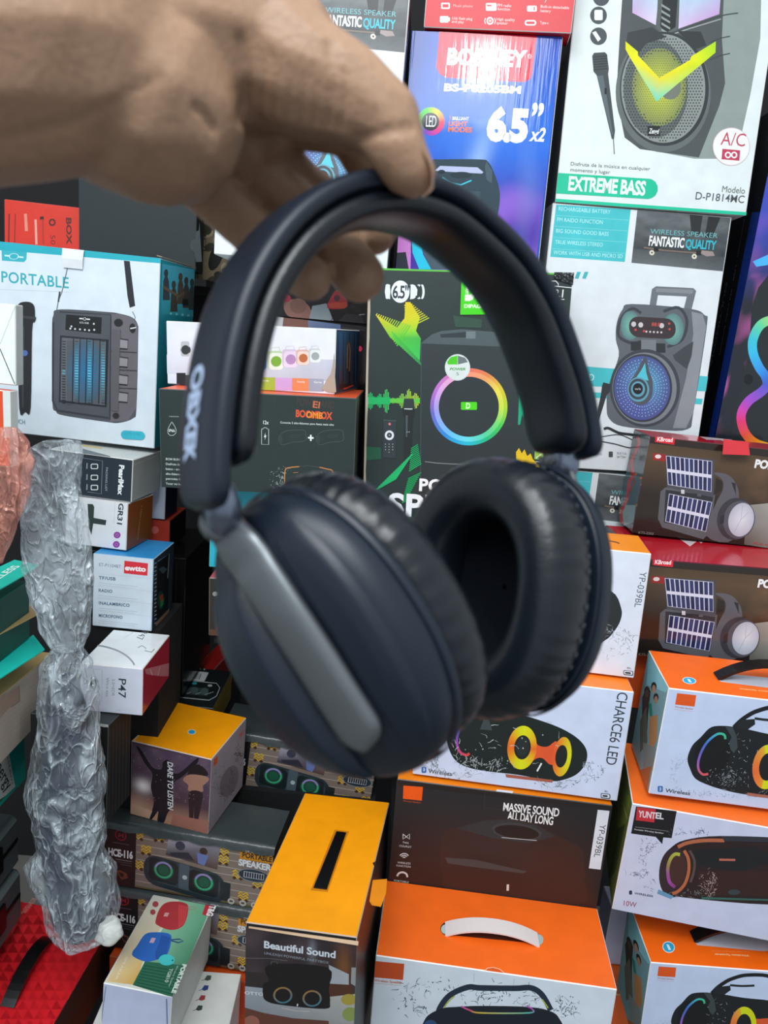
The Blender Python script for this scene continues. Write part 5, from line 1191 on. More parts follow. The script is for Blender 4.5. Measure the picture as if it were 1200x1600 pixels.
def face_print(b, which):
    f = b.front; f.H = Z(400, 360, 5.0)
    if which:
        f.pts([(-300, 620), (200, 690), (860, 765), (860, 900), (-300, 900)], '#231f22'); f.pts([(100, 665), (215, 680), (195, 900), (90, 900)], '#e4e4e8'); f.pts([(215, 680), (405, 700), (420, 900), (190, 900)], '#9a6a5c'); f.pts([(405, 702), (660, 735), (670, 900), (420, 900)], ['#8a9ac0', '#6a84b0', '#5a7ab0', '#4a5a84']); f.ell(815, 925, 14, 22, '#e03a5c', n=14); f.line([(670, 760), (850, 780)], 3, '#5a5458')
        f.quad(870, 700, 880, 1200, '#3a3638')
    else:
        f.pts([(-200, 300), (870, 340), (862, 745), (-200, 630)], '#201c20'); f.blob([(220, 560), (330, 540), (420, 600), (415, 690), (250, 668)], '#b88474'); f.ell(330, 590, 66, 60, '#a87464', n=24); f.pts([(440, 590), (550, 570), (610, 720), (415, 690)], '#b8c4cc'); f.ell(238, 530, 34, 30, '#e0305c', n=20)
        f.blob([(555, 590), (625, 465), (680, 500), (715, 560), (700, 605), (600, 615)], '#d83a48'); f.pts([(555, 570), (700, 560), (715, 590), (690, 612), (580, 605)], '#f05a40'); f.ell(632, 530, 24, 26, '#6a3a44', n=18); f.line([(600, 680), (580, 720)], 6, '#5a4a48'); f.pts([(700, 650), (820, 660), (850, 740), (640, 715)], '#3a363a'); f.line([(805, 660), (850, 655)], 8, '#c0bcbc')
b = Box('face_low', '#262226', top='#2a2628', edge='#3a3638'); face_print(b, True)
b.done('headset_carton', 'dark photo-printed carton behind the row-of-speakers carton', group='photo-printed headset cartons', mat=GLOSS)
b = Box('face_up', '#201c20', top='#2a2628', edge='#3a3638'); face_print(b, False)
b.done('headset_carton', 'dark photo-printed carton with red headphones picture, just below the fingertips', group='photo-printed headset cartons', mat=GLOSS)

# --- upper left
b = Box('black_big', '#1c262a', edge='#33403f', right='#141a1c', left='#0c0e10')
W, D, H = b.S
bb = b.done('black_carton', 'large plain black carton behind the PORTABLE carton', mat=MATTE, root=True)
mb = MB(); b.front.H = Z(0, 280, 3.3333)
slab(mb, [b.front.hit(x, y) + Vector((0, -0.0003, 0)) for x, y in ((1040, 225), (1052, 430), (1022, 432), (1015, 385), (996, 368), (990, 340), (1000, 318), (1018, 312), (1022, 272), (1036, 268))], (0, -1, 0), 0.0012, '#2a3638'); sub('lock_tab', mb, bb, MATTE)
b = Box('red_jbl', '#d8301c', edge='#c84a38', left='#3a5a9a', right='#2a1412')
f = b.front; f.H = Z(0, 280, 3.3333)
f.line([(48, 180), (45, 330)], 8, '#7a1c14'); f.line([(80, 180), (76, 330)], 6, '#8a241a'); f.pts([(125, 180), (140, 180), (146, 270), (130, 270)], '#e08a78'); f.line([(185, 210), (190, 340)], 12, '#e8a090'); f.line([(222, 190), (226, 340)], 10, '#b03024'); f.quad(208, 195, 228, 210, '#3a1410')
f.ell(272, 225, 18, 20, '#5a1a14', inner=0.5, n=18); f.text('50', 262, 290, 264, 340, 26, '#7a2018'); f.text('BOX', 345, 200, 348, 340, 26, '#5a1a14', 0.04)
b.done('red_carton', 'red carton in the shade at the left edge, under the wrist')
b = Box('camo', '#8a7c60', edge='#b8a888', left='#a89878')
f = b.front
R = random.Random(2)
for i in range(26): f.ell(R.uniform(316, 370), R.uniform(330, 440), R.uniform(4, 9), R.uniform(3, 8), R.choice(('#3c3a2c', '#5a5238', '#b8aa88', '#2a2822')), rot=R.uniform(0, 180), n=9)
f.ell(338, 400, 10, 24, '#141414', rot=20, n=18); f.text('DIOI', 318, 350, 317, 392, 5, '#3a3428')
b.done('camouflage_carton', 'narrow camouflage-print carton in the gap behind the headband, right of the black carton')
b = Box('white_left', '#e2e8e6', edge='#c8d0ce', right='#b4bcba')
f = b.front; f.line([(24, 478), (0, 538)], 1.2, '#b8c2c0'); f.line([(0, 545), (23, 600)], 1.4, '#3c4444')
b.done('white_carton', 'small plain white carton at the left edge beside the printed microphone')
b = Box('orange_left', '#d84a20', edge='#e0ddd8', right='#d0d4d2')
f = b.front; f.pts([(4, 606), (18, 612), (17, 684), (6, 684)], '#d6dad8')
b.done('orange_carton', 'small orange and white carton at the left edge, under the plain white one')
b = Box('red_behind', '#b83a2c', right='#0c0a0a', top='#b83a2c', edge='#8a3a30'); f = b.front; f.ell(242, 828, 6, 6, '#d87068', n=16)
b.done('small_red_carton', 'small red carton behind the brown-sided GR31 carton')
b = Box('white_behind', '#c0cadc', right='#141a34', top='#c0cadc', edge='#a8a8a8')
b.done('small_white_carton', 'small white carton with navy side, on the small red carton')
b = Box('black_left', '#121416', top='#2c3234', right='#0e1012', edge='#3a3e3e')
for i in range(7): b.right.line([(172 + 5.2 * i, 1140 - 4 * i), (170 + 5.2 * i, 1300 - 6 * i)], 0.7, '#34383a')
bl = b.done('black_carton', 'tall black carton with ribbed side, under the P47 carton', mat=MATTE, root=True)
W, D, H = b.S
mb = MB(); rows = [[Vector((W - 0.012 + 0.012 * j / 5, -0.001 + 0.004 * noise.noise(Vector((i, j, 1))), H + 0.001 + 0.003 * noise.noise(Vector((i * 1.3, j, 5))) - 0.004 * i / 3)) for j in range(6)] for i in range(4)]
mb.grid(rows, '#c8ccc8', smooth=False); sub('torn_corner', mb, bl, MATTE)
b = Box('barcode', '#14181a', top='#1c2224', right='#8a7434', edge='#4c4a42')
f = b.top; f.H = Z(140, 1020, 4.2857)
f.pts([(592, 108), (798, 132), (768, 192), (562, 168)], '#d8dee0')
for i in range(16): f.line([(612 + 9 * i, 122 + 1.2 * i), (598 + 9 * i, 160 + 1.2 * i)], 2 + 2.5 * (i * 7 % 3 == 0), '#2c3234')
f.line([(470, 285), (800, 318), (850, 290), (872, 235), (850, 205), (540, 172)], 5, '#c8d0d0'); f.pts([(500, 215), (800, 240), (790, 290), (480, 262)], '#3c4a4a')
for i in range(4): f.ell(560 + 70 * i, 240 + 6 * i, 26, 24, '#4e6060', n=16); f.line([(590 + 60 * i, 270 + 4 * i), (650 + 60 * i, 250 + 4 * i)], 3, '#b8c4c4')
f.ell(600, 192, 16, 8, '#c8d0d0', n=14); f.ell(702, 205, 17, 9, '#38b0b8', n=14); f.ell(806, 220, 16, 8, '#c8d0d0', n=14); f.dots([(600 + 28 * i, 94 + 3 * i) for i in range(7)], 6, '#b8c0c0')
f = b.right; f.H = Z(140, 1020, 4.2857)
for i in range(12): f.line([(845 + 9 * i, 340 - 17 * i), (843 + 9 * i, 400 - 17 * i)], 4, '#3a3018'); f.line([(849 + 9 * i, 335 - 17 * i), (847 + 9 * i, 385 - 17 * i)], 3, '#d0a838')
b.done('black_speaker_carton', 'black carton with white barcode label and gold striped side, behind the cube')
b = Box('red_mid', '#b01c18', top='#b8201a', right='#8a1a20', edge='#8a8078')
b.done('red_lid_carton', 'red carton corner behind the barcode carton')
b = Box('gap_orange', '#d85a1c', top='#f06a1c', edge='#e0aa90')
b.done('orange_carton', 'orange carton low in the gap between the two front orange-topped cartons')
b = Box('gap_white', '#b8bcd4', edge='#d0d2e0', left='#8a8ea8')
b.done('white_carton', 'narrow white carton standing in the gap between the two front orange-topped cartons')

# --- bottom left
b = Box('tg810', '#b8c0dc', top='#dfe2d8', right='#c8ccc8', edge='#e8e8e4', left='#a8b0c8')
f = b.top; f.H = Z(140, 1370, 4.6154)
f.pts([(480, 98), (680, 130), (420, 500), (330, 780), (120, 755)], ['#dcdcd2', '#d8d8cc', '#e0c890', '#d8a850', '#e0c898']); f.pts([(670, 125), (890, 185), (600, 870), (320, 780), (420, 560)], ['#9ac8a8', '#6ab08a', '#2a6a50', '#2a6a50', '#8ac0a0'])
f.pts([(400, 610), (700, 640), (600, 870), (310, 780)], '#2c6a52')
for i in range(8): f.line([(395 - 10 * i, 640 + 20 * i), (690 - 14 * i, 690 + 22 * i)], 6, '#1c4a3c')
f.blob([(500, 240), (545, 190), (620, 178), (690, 190), (712, 225), (690, 330), (640, 375), (570, 382), (490, 350), (475, 320)], '#b8383e'); f.pts([(640, 200), (705, 215), (690, 330), (640, 370)], '#d04448'); f.quad(545, 258, 575, 285, '#e0a0a0', 0.1, -0.5); f.line([(700, 225), (750, 215), (770, 225), (740, 240), (712, 232)], 5, '#a8887c')
f.ell(475, 198, 22, 22, '#b04a50', n=16); f.ell(456, 255, 20, 20, '#b04a50', n=16)
f.blob([(340, 500), (400, 415), (480, 400), (570, 410), (590, 450), (560, 560), (480, 600), (400, 612), (315, 575), (310, 540)], '#2f6ac0'); f.pts([(520, 420), (585, 440), (555, 560), (480, 600), (470, 560)], '#2858a8'); f.quad(448, 440, 478, 475, '#d0a8c0', 0.1, -0.5); f.line([(585, 455), (650, 450), (675, 465), (640, 475), (590, 462)], 9, '#2a4a78'); f.line([(500, 560), (505, 530), (525, 525), (522, 560), (500, 590)], 8, '#1c5a9a')
f.ell(556, 600, 58, 40, '#48c8c8', n=28); f.dots([(598, 603)], 7, '#1c5a5a')
f.pts([(838, 192), (892, 205), (862, 288), (812, 272)], '#c02c3c'); f.text('T&G', 868, 205, 842, 280, 34, '#f0e8e8', 0.05)
f.text('PORTABLE', 672, 630, 590, 838, 26, '#d8e8dc', 0.05); f.text('Wireless Speaker', 630, 640, 566, 795, 12, '#b8d0c0'); f.text('TG810', 578, 660, 540, 760, 22, '#b8d0c0', 0.02); f.text('SPEAKER', 262, 575, 180, 740, 16, '#f0e4c8', 0.01)
f = b.front; f.H = Z(140, 1370, 4.6154); f.line([(118, 790), (80, 1062)], 8, '#7a829c'); f.line([(555, 880), (560, 1062)], 10, '#6a7490')
tg = b.done('portable_speaker_carton', 'long white T&G box with red and blue speakers on a green top, bottom left')
b = Box('white_low', '#d0d4d2', top='#e6e8e4', edge='#dcdcd8', r=0.0008)
f = b.top; f.H = Z(140, 1370, 4.6154)
for x, y, c in ((855, 728, '#4a5c50'), (835, 800, '#2c4a8a'), (812, 872, '#a83c48'), (792, 945, '#3a4a44')): f.pts([(x - 28, y + 14), (x - 8, y - 18), (x + 24, y - 16), (x + 18, y + 14), (x - 6, y + 22)], c); f.line([(x - 26, y + 14), (x - 48, y + 20)], 4, c)
b.done('flat_white_carton', 'flat white carton with four tiny speaker pictures, beneath the T&G box')
b = Box('red_low', '#a81420', top='#e8202a', right='#141a16', edge='#a02a28')
f = b.top; f.H = Z(0, 1220, 4.21)
def tri(u, v): return (u, v)
f.hold = True
for i in range(15):
    for j in range(12):
        x, y = -330 + 74 * j + 24 * (i % 2) - (i * 14) + 240, 760 + 62 * i
        f.pts([(x, y), (x + 37, y + 62), (x - 37, y + 62)], mix('#e01c24', '#f03038', ((i * 3 + j * 5) % 4) / 4))
f.hold = False
f.text('BLUETOOTH', 215, 770, 130, 872, 18, '#e8a090', 0.01); f.text('SPEAKER', 232, 775, 155, 870, 12, '#e8a090')
hp0, hp1, hw = f.hit(322, 1035), f.hit(48, 1490), (f.hit(150, 1230) - f.hit(235, 1260)).length
rl = b.done('red_speaker_carton', 'red carton with black handle in the bottom left corner', root=True)
handle(rl, 'carry_handle', hp0, hp1, 0.021, 0.020, BLACKP, 0.004)
b = Box('energy', '#1a9a90', top='#1a9a90', right='#1a9c90', edge='#3aa89c')
f = b.right; f.H = Z(0, 1000, 5.714)
f.pts([(-200, 1080), (70, 960), (135, 1310), (50, 1390), (-200, 1560)], '#c4cac6'); f.text('energy', -60, 1110, 60, 1360, 70, '#22282a', 0.01); f.text('sistem', 55, 1010, 105, 1290, 24, '#4a5250'); f.pts([(-10, 1040), (18, 1020), (28, 1070), (0, 1090)], '#c83a48'); f.pts([(-200, 1560), (50, 1390), (0, 1450), (-200, 1620)], '#2a5a34')
b.done('teal_energy_carton', 'teal energy carton under the wood-print box, left edge')
b = Box('woodbox', '#c8beb2', top='#c8a870', right='#c4b8ac', edge='#d8d0c4')
f = b.right; f.H = Z(0, 1000, 5.714)
f.pts([(0, 500), (345, 275), (350, 650), (0, 970)], ['#b8a89c', '#c0b4a8', '#cfc4b8', '#c8b8aa']); f.pts([(0, 520), (170, 410), (175, 545), (80, 610), (0, 700)], '#b09484'); f.line([(168, 405), (178, 545), (100, 600)], 6, '#7a6a60')
for i in range(9): f.line([(0, 560 + 48 * i), (340, 330 + 40 * i)], 2.5, '#b4a496')
wb = b.done('wood_print_box', 'box with pale wood-print side and open teal and kraft flaps, left edge', root=True)
# its open flaps lie level just above it
def at_z(px, py, z):
    d = FWD + RGT * ((px - 600.0) / F) - UPV * ((py - 800.0) / F)
    return CAM + d * ((z - CAM.z) / d.z)
def flap(root, name, pts, z, t, col, mat=MATTE):
    mi = root.matrix_world.inverted()
    P = [mi @ at_z(x, y, z) for x, y in pts]
    mb = MB(); slab(mb, P, mi.to_3x3() @ Vector((0, 0, 1)), t, col)
    return sub(name, mb, root, mat)
bpy.context.view_layer.update()
zk = max(at_y(80, 1023, 1.02).z, 0)
gz0 = at_y(47, 996, 0.985).z
flap(wb, 'kraft_flap', [(81, 1022), (68, 1020), (0, 1058), (-60, 1092), (-60, 1130), (2, 1087)], zk + 0.001, 0.0014, '#c8a870')
flap(wb, 'teal_flap', [(52, 993), (70, 1016), (2, 1060), (-60, 1100), (-60, 1060), (0, 1027)], gz0 - 0.003, 0.0014, '#10c4b4')
# a second open box stands on it: teal sides with shade put into their dark green, kraft and teal flaps
q0 = at_y(47, 996, 0.985); q1 = at_y(47, 908, 0.985)
gz = q0.z
gm = Matrix.Translation((q0.x - 0.2, 0.73, gz))
b = Box(None, '#0f4a40', top='#14584c', right='#0f4a40', left='#0f4a40', edge='#1a6a5c', size=(0.2, 0.255, max(0.05, q1.z - gz)), mw=gm)
gb = b.done('shade_painted_teal_box', 'teal box coloured dark for shade, with open lid, topmost of the left edge pile', root=True, mat=MATTE)
bpy.context.view_layer.update()
flap(gb, 'kraft_flap', [(49.5, 945), (60.5, 960), (0, 992), (-60, 1026), (-60, 1000), (0, 966)], at_y(55, 952, 1.0).z, 0.0014, '#b89c68')
zt = at_y(45, 882, 0.985).z
lid = flap(gb, 'teal_lid', [(22.7, 876), (62, 884), (40, 899), (0, 922), (-60, 955), (-60, 915)], zt, 0.0014, '#14b8a4')
mi = lid.matrix_world.inverted() if False else gb.matrix_world.inverted()
mb = MB(); vs, fs, a_, c_ = glyphs('WIRELESS', 0.02)
P0, P1 = mi @ at_z(-30, 925, zt), mi @ at_z(32, 886, zt)
X = P1 - P0; U = Vector((0, 0, 1)).cross(X).normalized() * 0.010 / CAPH
mb.v.extend([P0 + X * ((x - a_) / (c_ - a_)) + U * y + Vector((0, 0, 0.0016)) for x, y in vs])
for g in fs: mb.f.append(tuple(g)); mb.c.append(['#d8f0ea'] * len(g)); mb.sm.append(False)
sub('lettering', mb, lid, MATTE)

# dark plastic cases at the left edge, on the red carton
for k, (xr, yt, yb, lab) in enumerate(((31, 1268, 1346, 'upper dark grey plastic case at the left edge'), (35, 1352, 1432, 'lower dark grey plastic case at the left edge, standing on the red carton'))):
    p = at_y(xr, yt, 1.02); q = at_y(xr, yb, 1.02)
    b = Box(None, '#23282a', top='#5c6668', right='#4a5456', left='#3a4244', edge='#667072', r=0.009, size=(0.16, 0.24, p.z - q.z), mw=Matrix.Translation((p.x - 0.16, 0.78, q.z)))
    W, D, H = b.S
    cs = b.done('plastic_case', lab, 'case', 'dark plastic cases', printed('moulded_case_plastic', 0.45, bump=0.08), root=True, body='shell')
    mb = MB(); slabbox = [Vector(v) for v in ((W - 0.0005, 0.012, H * 0.52), (W - 0.0005, D - 0.012, H * 0.52), (W - 0.0005, D - 0.012, H * 0.58), (W - 0.0005, 0.012, H * 0.58))]
    slab(mb, slabbox, (1, 0, 0), 0.0025, '#454d4e'); sub('rim', mb, cs, BLACKP)
    mb = MB(); slab(mb, [Vector(v) for v in ((W, D * 0.6, H * 0.35), (W, D * 0.75, H * 0.35), (W, D * 0.75, H * 0.8), (W, D * 0.6, H * 0.8))], (1, 0, 0), 0.004, '#333'); sub('latch', mb, cs, BLACKP)

# cartons that show only as dark or orange slivers
b = Box(None, '#120f10', top='#161414', right='#0a0909', edge='#1e1a1a', size=(0.2, 0.2, 0.262), mw=Matrix.Translation((at_y(289, 930, 1.235).x - 0.2, 1.235, Z0 - 0.662)))
f = b.front; f.line([(262, 900), (250, 985)], 6, '#1c1616'); f.line([(276, 880), (272, 1000)], 2, '#201c1c')
b.done('glossy_black_carton', 'glossy black carton in shadow behind the ewtto carton', mat=GLOSS)
b = Box(None, '#c8481c', top='#e0561c', edge='#a84a2a', size=(0.29, 0.12, 0.4), mw=Matrix.Translation((-0.395, 1.036, Z0 - 1.4445)) @ Matrix.Rotation(-0.12, 4, 'Z'))
b.done('orange_carton', 'orange carton at the foot of the patterned solar speaker cartons, behind the T&G box')
p = at_y(1006, 1050, 1.03)
b = Box(None, '#d8541c', top='#e8601c', edge='#c0501c', size=(0.3, 0.16, 0.10), mw=Matrix.Translation((p.x - 0.012, 1.06, Z0 - 0.5215)))
b.done('orange_carton', 'orange carton under the lower solar lantern carton, seen right of the YP-039BL carton')

# ------------------------------------------------------------------ clear plastic bags
def film(name, tint, alpha, rough, bump):
    """thin clear sheet: see-through, milky along its creases, shiny"""
    m, N, L, bs_ = node_mat(name)
    bs_.inputs['Base Color'].default_value = (*lin(tint), 1); bs_.inputs['Roughness'].default_value = rough; bs_.inputs['Specular IOR Level'].default_value = 1.0
    tr = N.new('ShaderNodeBsdfTransparent'); mx = N.new('ShaderNodeMixShader')
    tc = N.new('ShaderNodeTexCoord')
    vm = N.new('ShaderNodeVectorMath'); vm.operation = 'MULTIPLY'; vm.inputs[1].default_value = (1.0, 1.0, 0.45)
    L.new(tc.outputs['Object'], vm.inputs[0])
    def noise_n(sc, det):
        n = N.new('ShaderNodeTexNoise'); n.inputs['Scale'].default_value = sc; n.inputs['Detail'].default_value = det; n.inputs['Distortion'].default_value = 0.7
        L.new(vm.outputs[0], n.inputs['Vector']); return n.outputs['Fac']
    def math_n(op, a, b_=None):
        q = N.new('ShaderNodeMath'); q.operation = op
        for k, v in ((0, a), (1, b_)):
            if v is None: continue
            if isinstance(v, (int, float)): q.inputs[k].default_value = v
            else: L.new(v, q.inputs[k])
        return q.outputs[0]
    def ridge(sc, wide):
        r = math_n('ABSOLUTE', math_n('SUBTRACT', noise_n(sc, 2.0), 0.5))
        mp = N.new('ShaderNodeMapRange'); mp.inputs['From Max'].default_value = wide; mp.inputs['To Min'].default_value = 1.0; mp.inputs['To Max'].default_value = 0.0
        L.new(r, mp.inputs['Value']); return mp.outputs['Result']
    r1, r2 = ridge(24.0, 0.05), ridge(60.0, 0.07)
    low = noise_n(9.0, 3.0)
    a = math_n('ADD', math_n('MULTIPLY', r1, 0.40), math_n('MULTIPLY', r2, 0.16))
    mp = N.new('ShaderNodeMapRange'); mp.inputs['From Min'].default_value = 0.38; mp.inputs['From Max'].default_value = 0.68; mp.inputs['To Min'].default_value = alpha - 0.12; mp.inputs['To Max'].default_value = alpha + 0.22
    L.new(low, mp.inputs['Value'])
    a = math_n('MINIMUM', math_n('ADD', a, mp.outputs['Result']), 0.92)
    L.new(a, mx.inputs[0])
    h = math_n('ADD', math_n('ADD', r1, math_n('MULTIPLY', r2, 0.5)), math_n('MULTIPLY', noise_n(30.0, 4.0), 2.0))
    bp = N.new('ShaderNodeBump'); bp.inputs['Strength'].default_value = bump; bp.inputs['Distance'].default_value = 0.006
    L.new(h, bp.inputs['Height']); L.new(bp.outputs['Normal'], bs_.inputs['Normal'])
    o = N['Material Output']; L.new(tr.outputs[0], mx.inputs[1]); L.new(bs_.outputs[0], mx.inputs[2]); L.new(mx.outputs[0], o.inputs['Surface'])
    return m
FILM = film('clear_crumpled_film', '#c8d4dc', 0.22, 0.08, 0.8)
FILM_R = film('reddish_film', '#d8907e', 0.26, 0.15, 0.7)
def sack(mb, secs, y, thick, m, amp, seed, col, inv, sub_=5):
    """hanging sack: (photo y, left, right) sections at distance y, flattened, crumpled by noise"""
    S = []
    for (a, b_) in zip(secs, secs[1:]):
        for k in range(sub_): S.append([a[i] + (b_[i] - a[i]) * k / sub_ for i in range(3)])
    S.append(list(secs[-1]))
    rows = []
    for yy, l, r in S:
        A, B = at_y(l, yy, y), at_y(r, yy, y)
        c, w = (A + B) / 2, (B - A) / 2
        tk = min(thick, w.length * 0.8)
        row = []
        for j in range(m):
            t = 2 * PI * j / m
            p = c + w * math.cos(t) + Vector((0, 1, 0)) * tk * math.sin(t)
            o = Vector((seed * 3.1, seed * 1.7, seed * 2.3))
            rg = lambda q: noise.ridged_multi_fractal(q, 0.9, 2.1, 3, 1.0, 2.0) - 1.2
            out = (w.normalized() * math.cos(t) + Vector((0, 1, 0)) * math.sin(t))
            d = out * (rg(Vector((p.x * 22, p.y * 22, p.z * 11)) + o) * amp * 0.75 + noise.noise(p * 12 + o) * amp)
            d += Vector((noise.noise(p * 60 + o), noise.noise(p * 60 - o), noise.noise(p * 50 + o * 2))) * amp * 0.4
            row.append(inv @ (p + d))
        rows.append(row)
    b0 = mb.grid(rows, col, closed_u=True)
    mb.cap(b0, m, 0, col, True); mb.cap(b0, m, len(rows) - 1, col)
BM = Matrix.Translation(at_y(125, 1455, 0.875))
bag = empty('plastic_bag', BM); BI = BM.inverted()
tag(bag, 'long crumpled clear plastic bag with dark bundle inside, standing on the red carton', 'bag')
mb = MB(); sack(mb, [(690, 62, 126), (705, 40, 129), (760, 34, 128), (820, 30, 138), (880, 36, 144), (940, 48, 146), (985, 66, 138), (1012, 84, 126)], 0.875, 0.018, 120, 0.0060, 2, '#ccc', BI, 14)
sub('empty_upper_film', mb, bag, FILM)
mb = MB(); sack(mb, [(1010, 84, 128), (1035, 70, 140), (1080, 66, 150), (1130, 60, 152), (1180, 50, 158), (1240, 44, 168), (1290, 48, 166), (1330, 55, 160), (1352, 42, 178), (1380, 52, 180), (1420, 70, 186), (1458, 80, 178), (1466, 92, 165)], 0.875, 0.030, 130, 0.0058, 5, '#ccc', BI, 12)
sub('wrapped_film', mb, bag, FILM)
mb = MB(); sack(mb, [(1055, 84, 118), (1070, 78, 128), (1110, 72, 136), (1160, 66, 142), (1220, 58, 146), (1280, 62, 146), (1340, 66, 148), (1400, 76, 162), (1445, 86, 166), (1456, 96, 156)], 0.875, 0.022, 48, 0.0040, 8, '#333', BI, 5)
sub('dark_bundle', mb, bag, solid('dark_wrapped_stuff', '#2c3244', 0.35, var=0.5, scale=40, bump=0.4))
mb = MB(); sack(mb, [(1438, 160, 176), (1450, 154, 190), (1462, 150, 190), (1474, 166, 180)], 0.87, 0.010, 28, 0.0060, 4, '#eee', BI, 4)
sub('knotted_tail', mb, bag, solid('white_film_knot', '#dfe2de', 0.4, var=0.1))
BM = Matrix.Translation(at_y(15, 800, 0.82)); rb = empty('reddish_plastic_bag', BM)
tag(rb, 'reddish translucent plastic film at the left edge beside the clear bag', 'bag')
mb = MB(); sack(mb, [(668, -50, 22), (690, -60, 42), (720, -60, 54), (760, -60, 48), (800, -60, 36), (840, -60, 16), (880, -60, 2)], 0.82, 0.016, 48, 0.0055, 3, '#c88', BM.inverted(), 6)
sub('film', mb, rb, FILM_R)

# ------------------------------------------------------------------ the headphones
def cv(x, y, z):
    """direction from camera-style components (right, down, away)"""
    return RGT * x - UPV * y + FWD * z
SHELLM = solid('black_soft_plastic', '#0f1a27', 0.42, spec=0.4, bump=0.03, scale=900)
PADM = solid('black_leatherette', '#0c131b', 0.34, spec=0.45, bump=0.08, scale=700)
CLOTHM = solid('black_speaker_cloth', '#0b0f16', 0.95, spec=0.1, bump=0.5, scale=2500, var=0.4)
STRIPM = solid('dark_grey_satin_metal', '#666c70', 0.34, metal=0.5, spec=0.5, bump=0.02, scale=600)
TUBEM = solid('dark_polished_metal', '#7c8698', 0.28, metal=0.85)
INKM = solid('pale_lettering_paint', '#9fb2cf', 0.5)

YH = cv(0.545, 0.10, -0.83).normalized()          # front edge of the band looks this way
XL, DL, XR, DR = -0.051, 0.225, 0.0764, 0.315
ARC = [(339, 797), (337, 740), (339, 690), (346, 620), (358, 550), (378, 480), (408, 420), (450, 368), (500, 332), (555, 314), (612, 314),
       (675, 334), (730, 375), (780, 425), (818, 485), (845, 550), (868, 620), (880, 682), (885, 722)]
_ax = Vector((XR - XL, DR - DL)).normalized()
def arc_depth(px):
    q = (px - 600.0) / F
    s = (q * DL - XL) / (_ax[0] - q * _ax[1])
    return DL + _ax[1] * s
def spline(P, m):
    out = []
    for i in range(len(P) - 1):
        p0, p1, p2, p3 = P[max(i - 1, 0)], P[i], P[i + 1], P[min(i + 2, len(P) - 1)]
        for k in range(m):
            t = k / m
            out.append(0.5 * ((2 * p1) + (p2 - p0) * t + (2 * p0 - 5 * p1 + 4 * p2 - p3) * t * t + (3 * p1 - p0 - 3 * p2 + p3) * t ** 3))
    out.append(P[-1])
    return out
arc = spline([cp(x, y, arc_depth(x)) for x, y in ARC], 5)
HPM = Matrix.Translation(arc[len(arc) // 2])
hp_root = empty('headphones', HPM)
tag(hp_root, 'black over-ear headphones hanging from the fingers of the hand', 'headphones')
HPI = HPM.inverted()
def hl(p): return HPI @ p
cen = cp(600, 640, 0.265)
def band_rows(path, w, t, off, ends, n=28, pw=2.6):
    """rounded strap section swept along the arc; off moves it outward from the middle line"""
    rows = []
    N_ = len(path)
    for i, p in enumerate(path):
        tg = (path[min(i + 1, N_ - 1)] - path[max(i - 1, 0)]).normalized()
        nn = tg.cross(YH).normalized()
        if nn.dot(p - cen) < 0: nn = -nn
        wy = nn.cross(tg).normalized()
        if wy.dot(YH) < 0: wy = -wy
        e = 1.0
        d = min(i, N_ - 1 - i)
        if d < ends: e = math.sqrt(max(0.0, 1 - ((ends - d) / ends) ** 2)) * 0.92 + 0.08
        r = []
        for j in range(n):
            a = 2 * PI * j / n
            c, s_ = math.cos(a), math.sin(a)
            x = math.copysign(abs(c) ** (2 / pw), c) * w / 2 * (0.35 + 0.65 * e)
            y = math.copysign(abs(s_) ** (2 / pw), s_) * t / 2 * e
            r.append(hl(p + wy * x + nn * (y + off)))
        rows.append(r)
    return rows
mb = MB(); rows = band_rows(arc, 0.0335, 0.0080, 0.0038, 4, pw=3.2)
b = mb.grid(rows, '#111', closed_u=True); mb.cap(b, 28, 0, '#111', True); mb.cap(b, 28, len(rows) - 1, '#111')
band = sub('headband', mb, hp_root, SHELLM)
mb = MB(); rows = band_rows(arc[6:-2], 0.0325, 0.0116, -0.0036, 4, pw=2.3)
b = mb.grid(rows, '#111', closed_u=True); mb.cap(b, 28, 0, '#111', True); mb.cap(b, 28, len(rows) - 1, '#111')
pad = sub('headband_pad', mb, hp_root, PADM)

# lettering on the outer face of the left arm of the band, reading downwards
def band_frame(i):
    p = arc[i]
    tg = (arc[max(i - 1, 0)] - arc[min(i + 1, len(arc) - 1)]).normalized()
    nn = tg.cross(YH).normalized()
    if nn.dot(p - cen) < 0: nn = -nn
    wy = nn.cross(tg).normalized()
    if wy.dot(YH) < 0: wy = -wy
    return p, tg, nn, wy
def band_text(mb, t, i0, i1, capw, shift, bold):
    """letters follow the band from arc step i0 (first letter) down to i1"""
    vs, fs, a, b_ = glyphs(t, bold)
    bi = len(mb.v)
    for x, y in vs:
        k = i0 + (i1 - i0) * (x - a) / (b_ - a)
        lo = max(0, min(len(arc) - 2, int(k))); fr = k - lo
        p0, tg, nn, wy = band_frame(lo); p1 = band_frame(lo + 1)
        p = p0.lerp(p1[0], fr); nn = nn.lerp(p1[2], fr).normalized(); wy = wy.lerp(p1[3], fr).normalized()
        yy = (y / CAPH - 0.5) * capw + shift
        mb.v.append(hl(p + nn * (0.0038 + 0.0040 * (1 - abs(yy / 0.0168) ** 3.2) ** (1 / 3.2) + 0.00025) + wy * yy))
    for f in fs:
        mb.f.append(tuple(bi + q for q in f)); mb.c.append(['#9fb2cf'] * len(f)); mb.sm.append(False)
mb = MB(); band_text(mb, 'OBXEK', 17.8, 6.6, 0.0090, -0.0008, 0.05)
let = sub('lettering', mb, band, INKM)

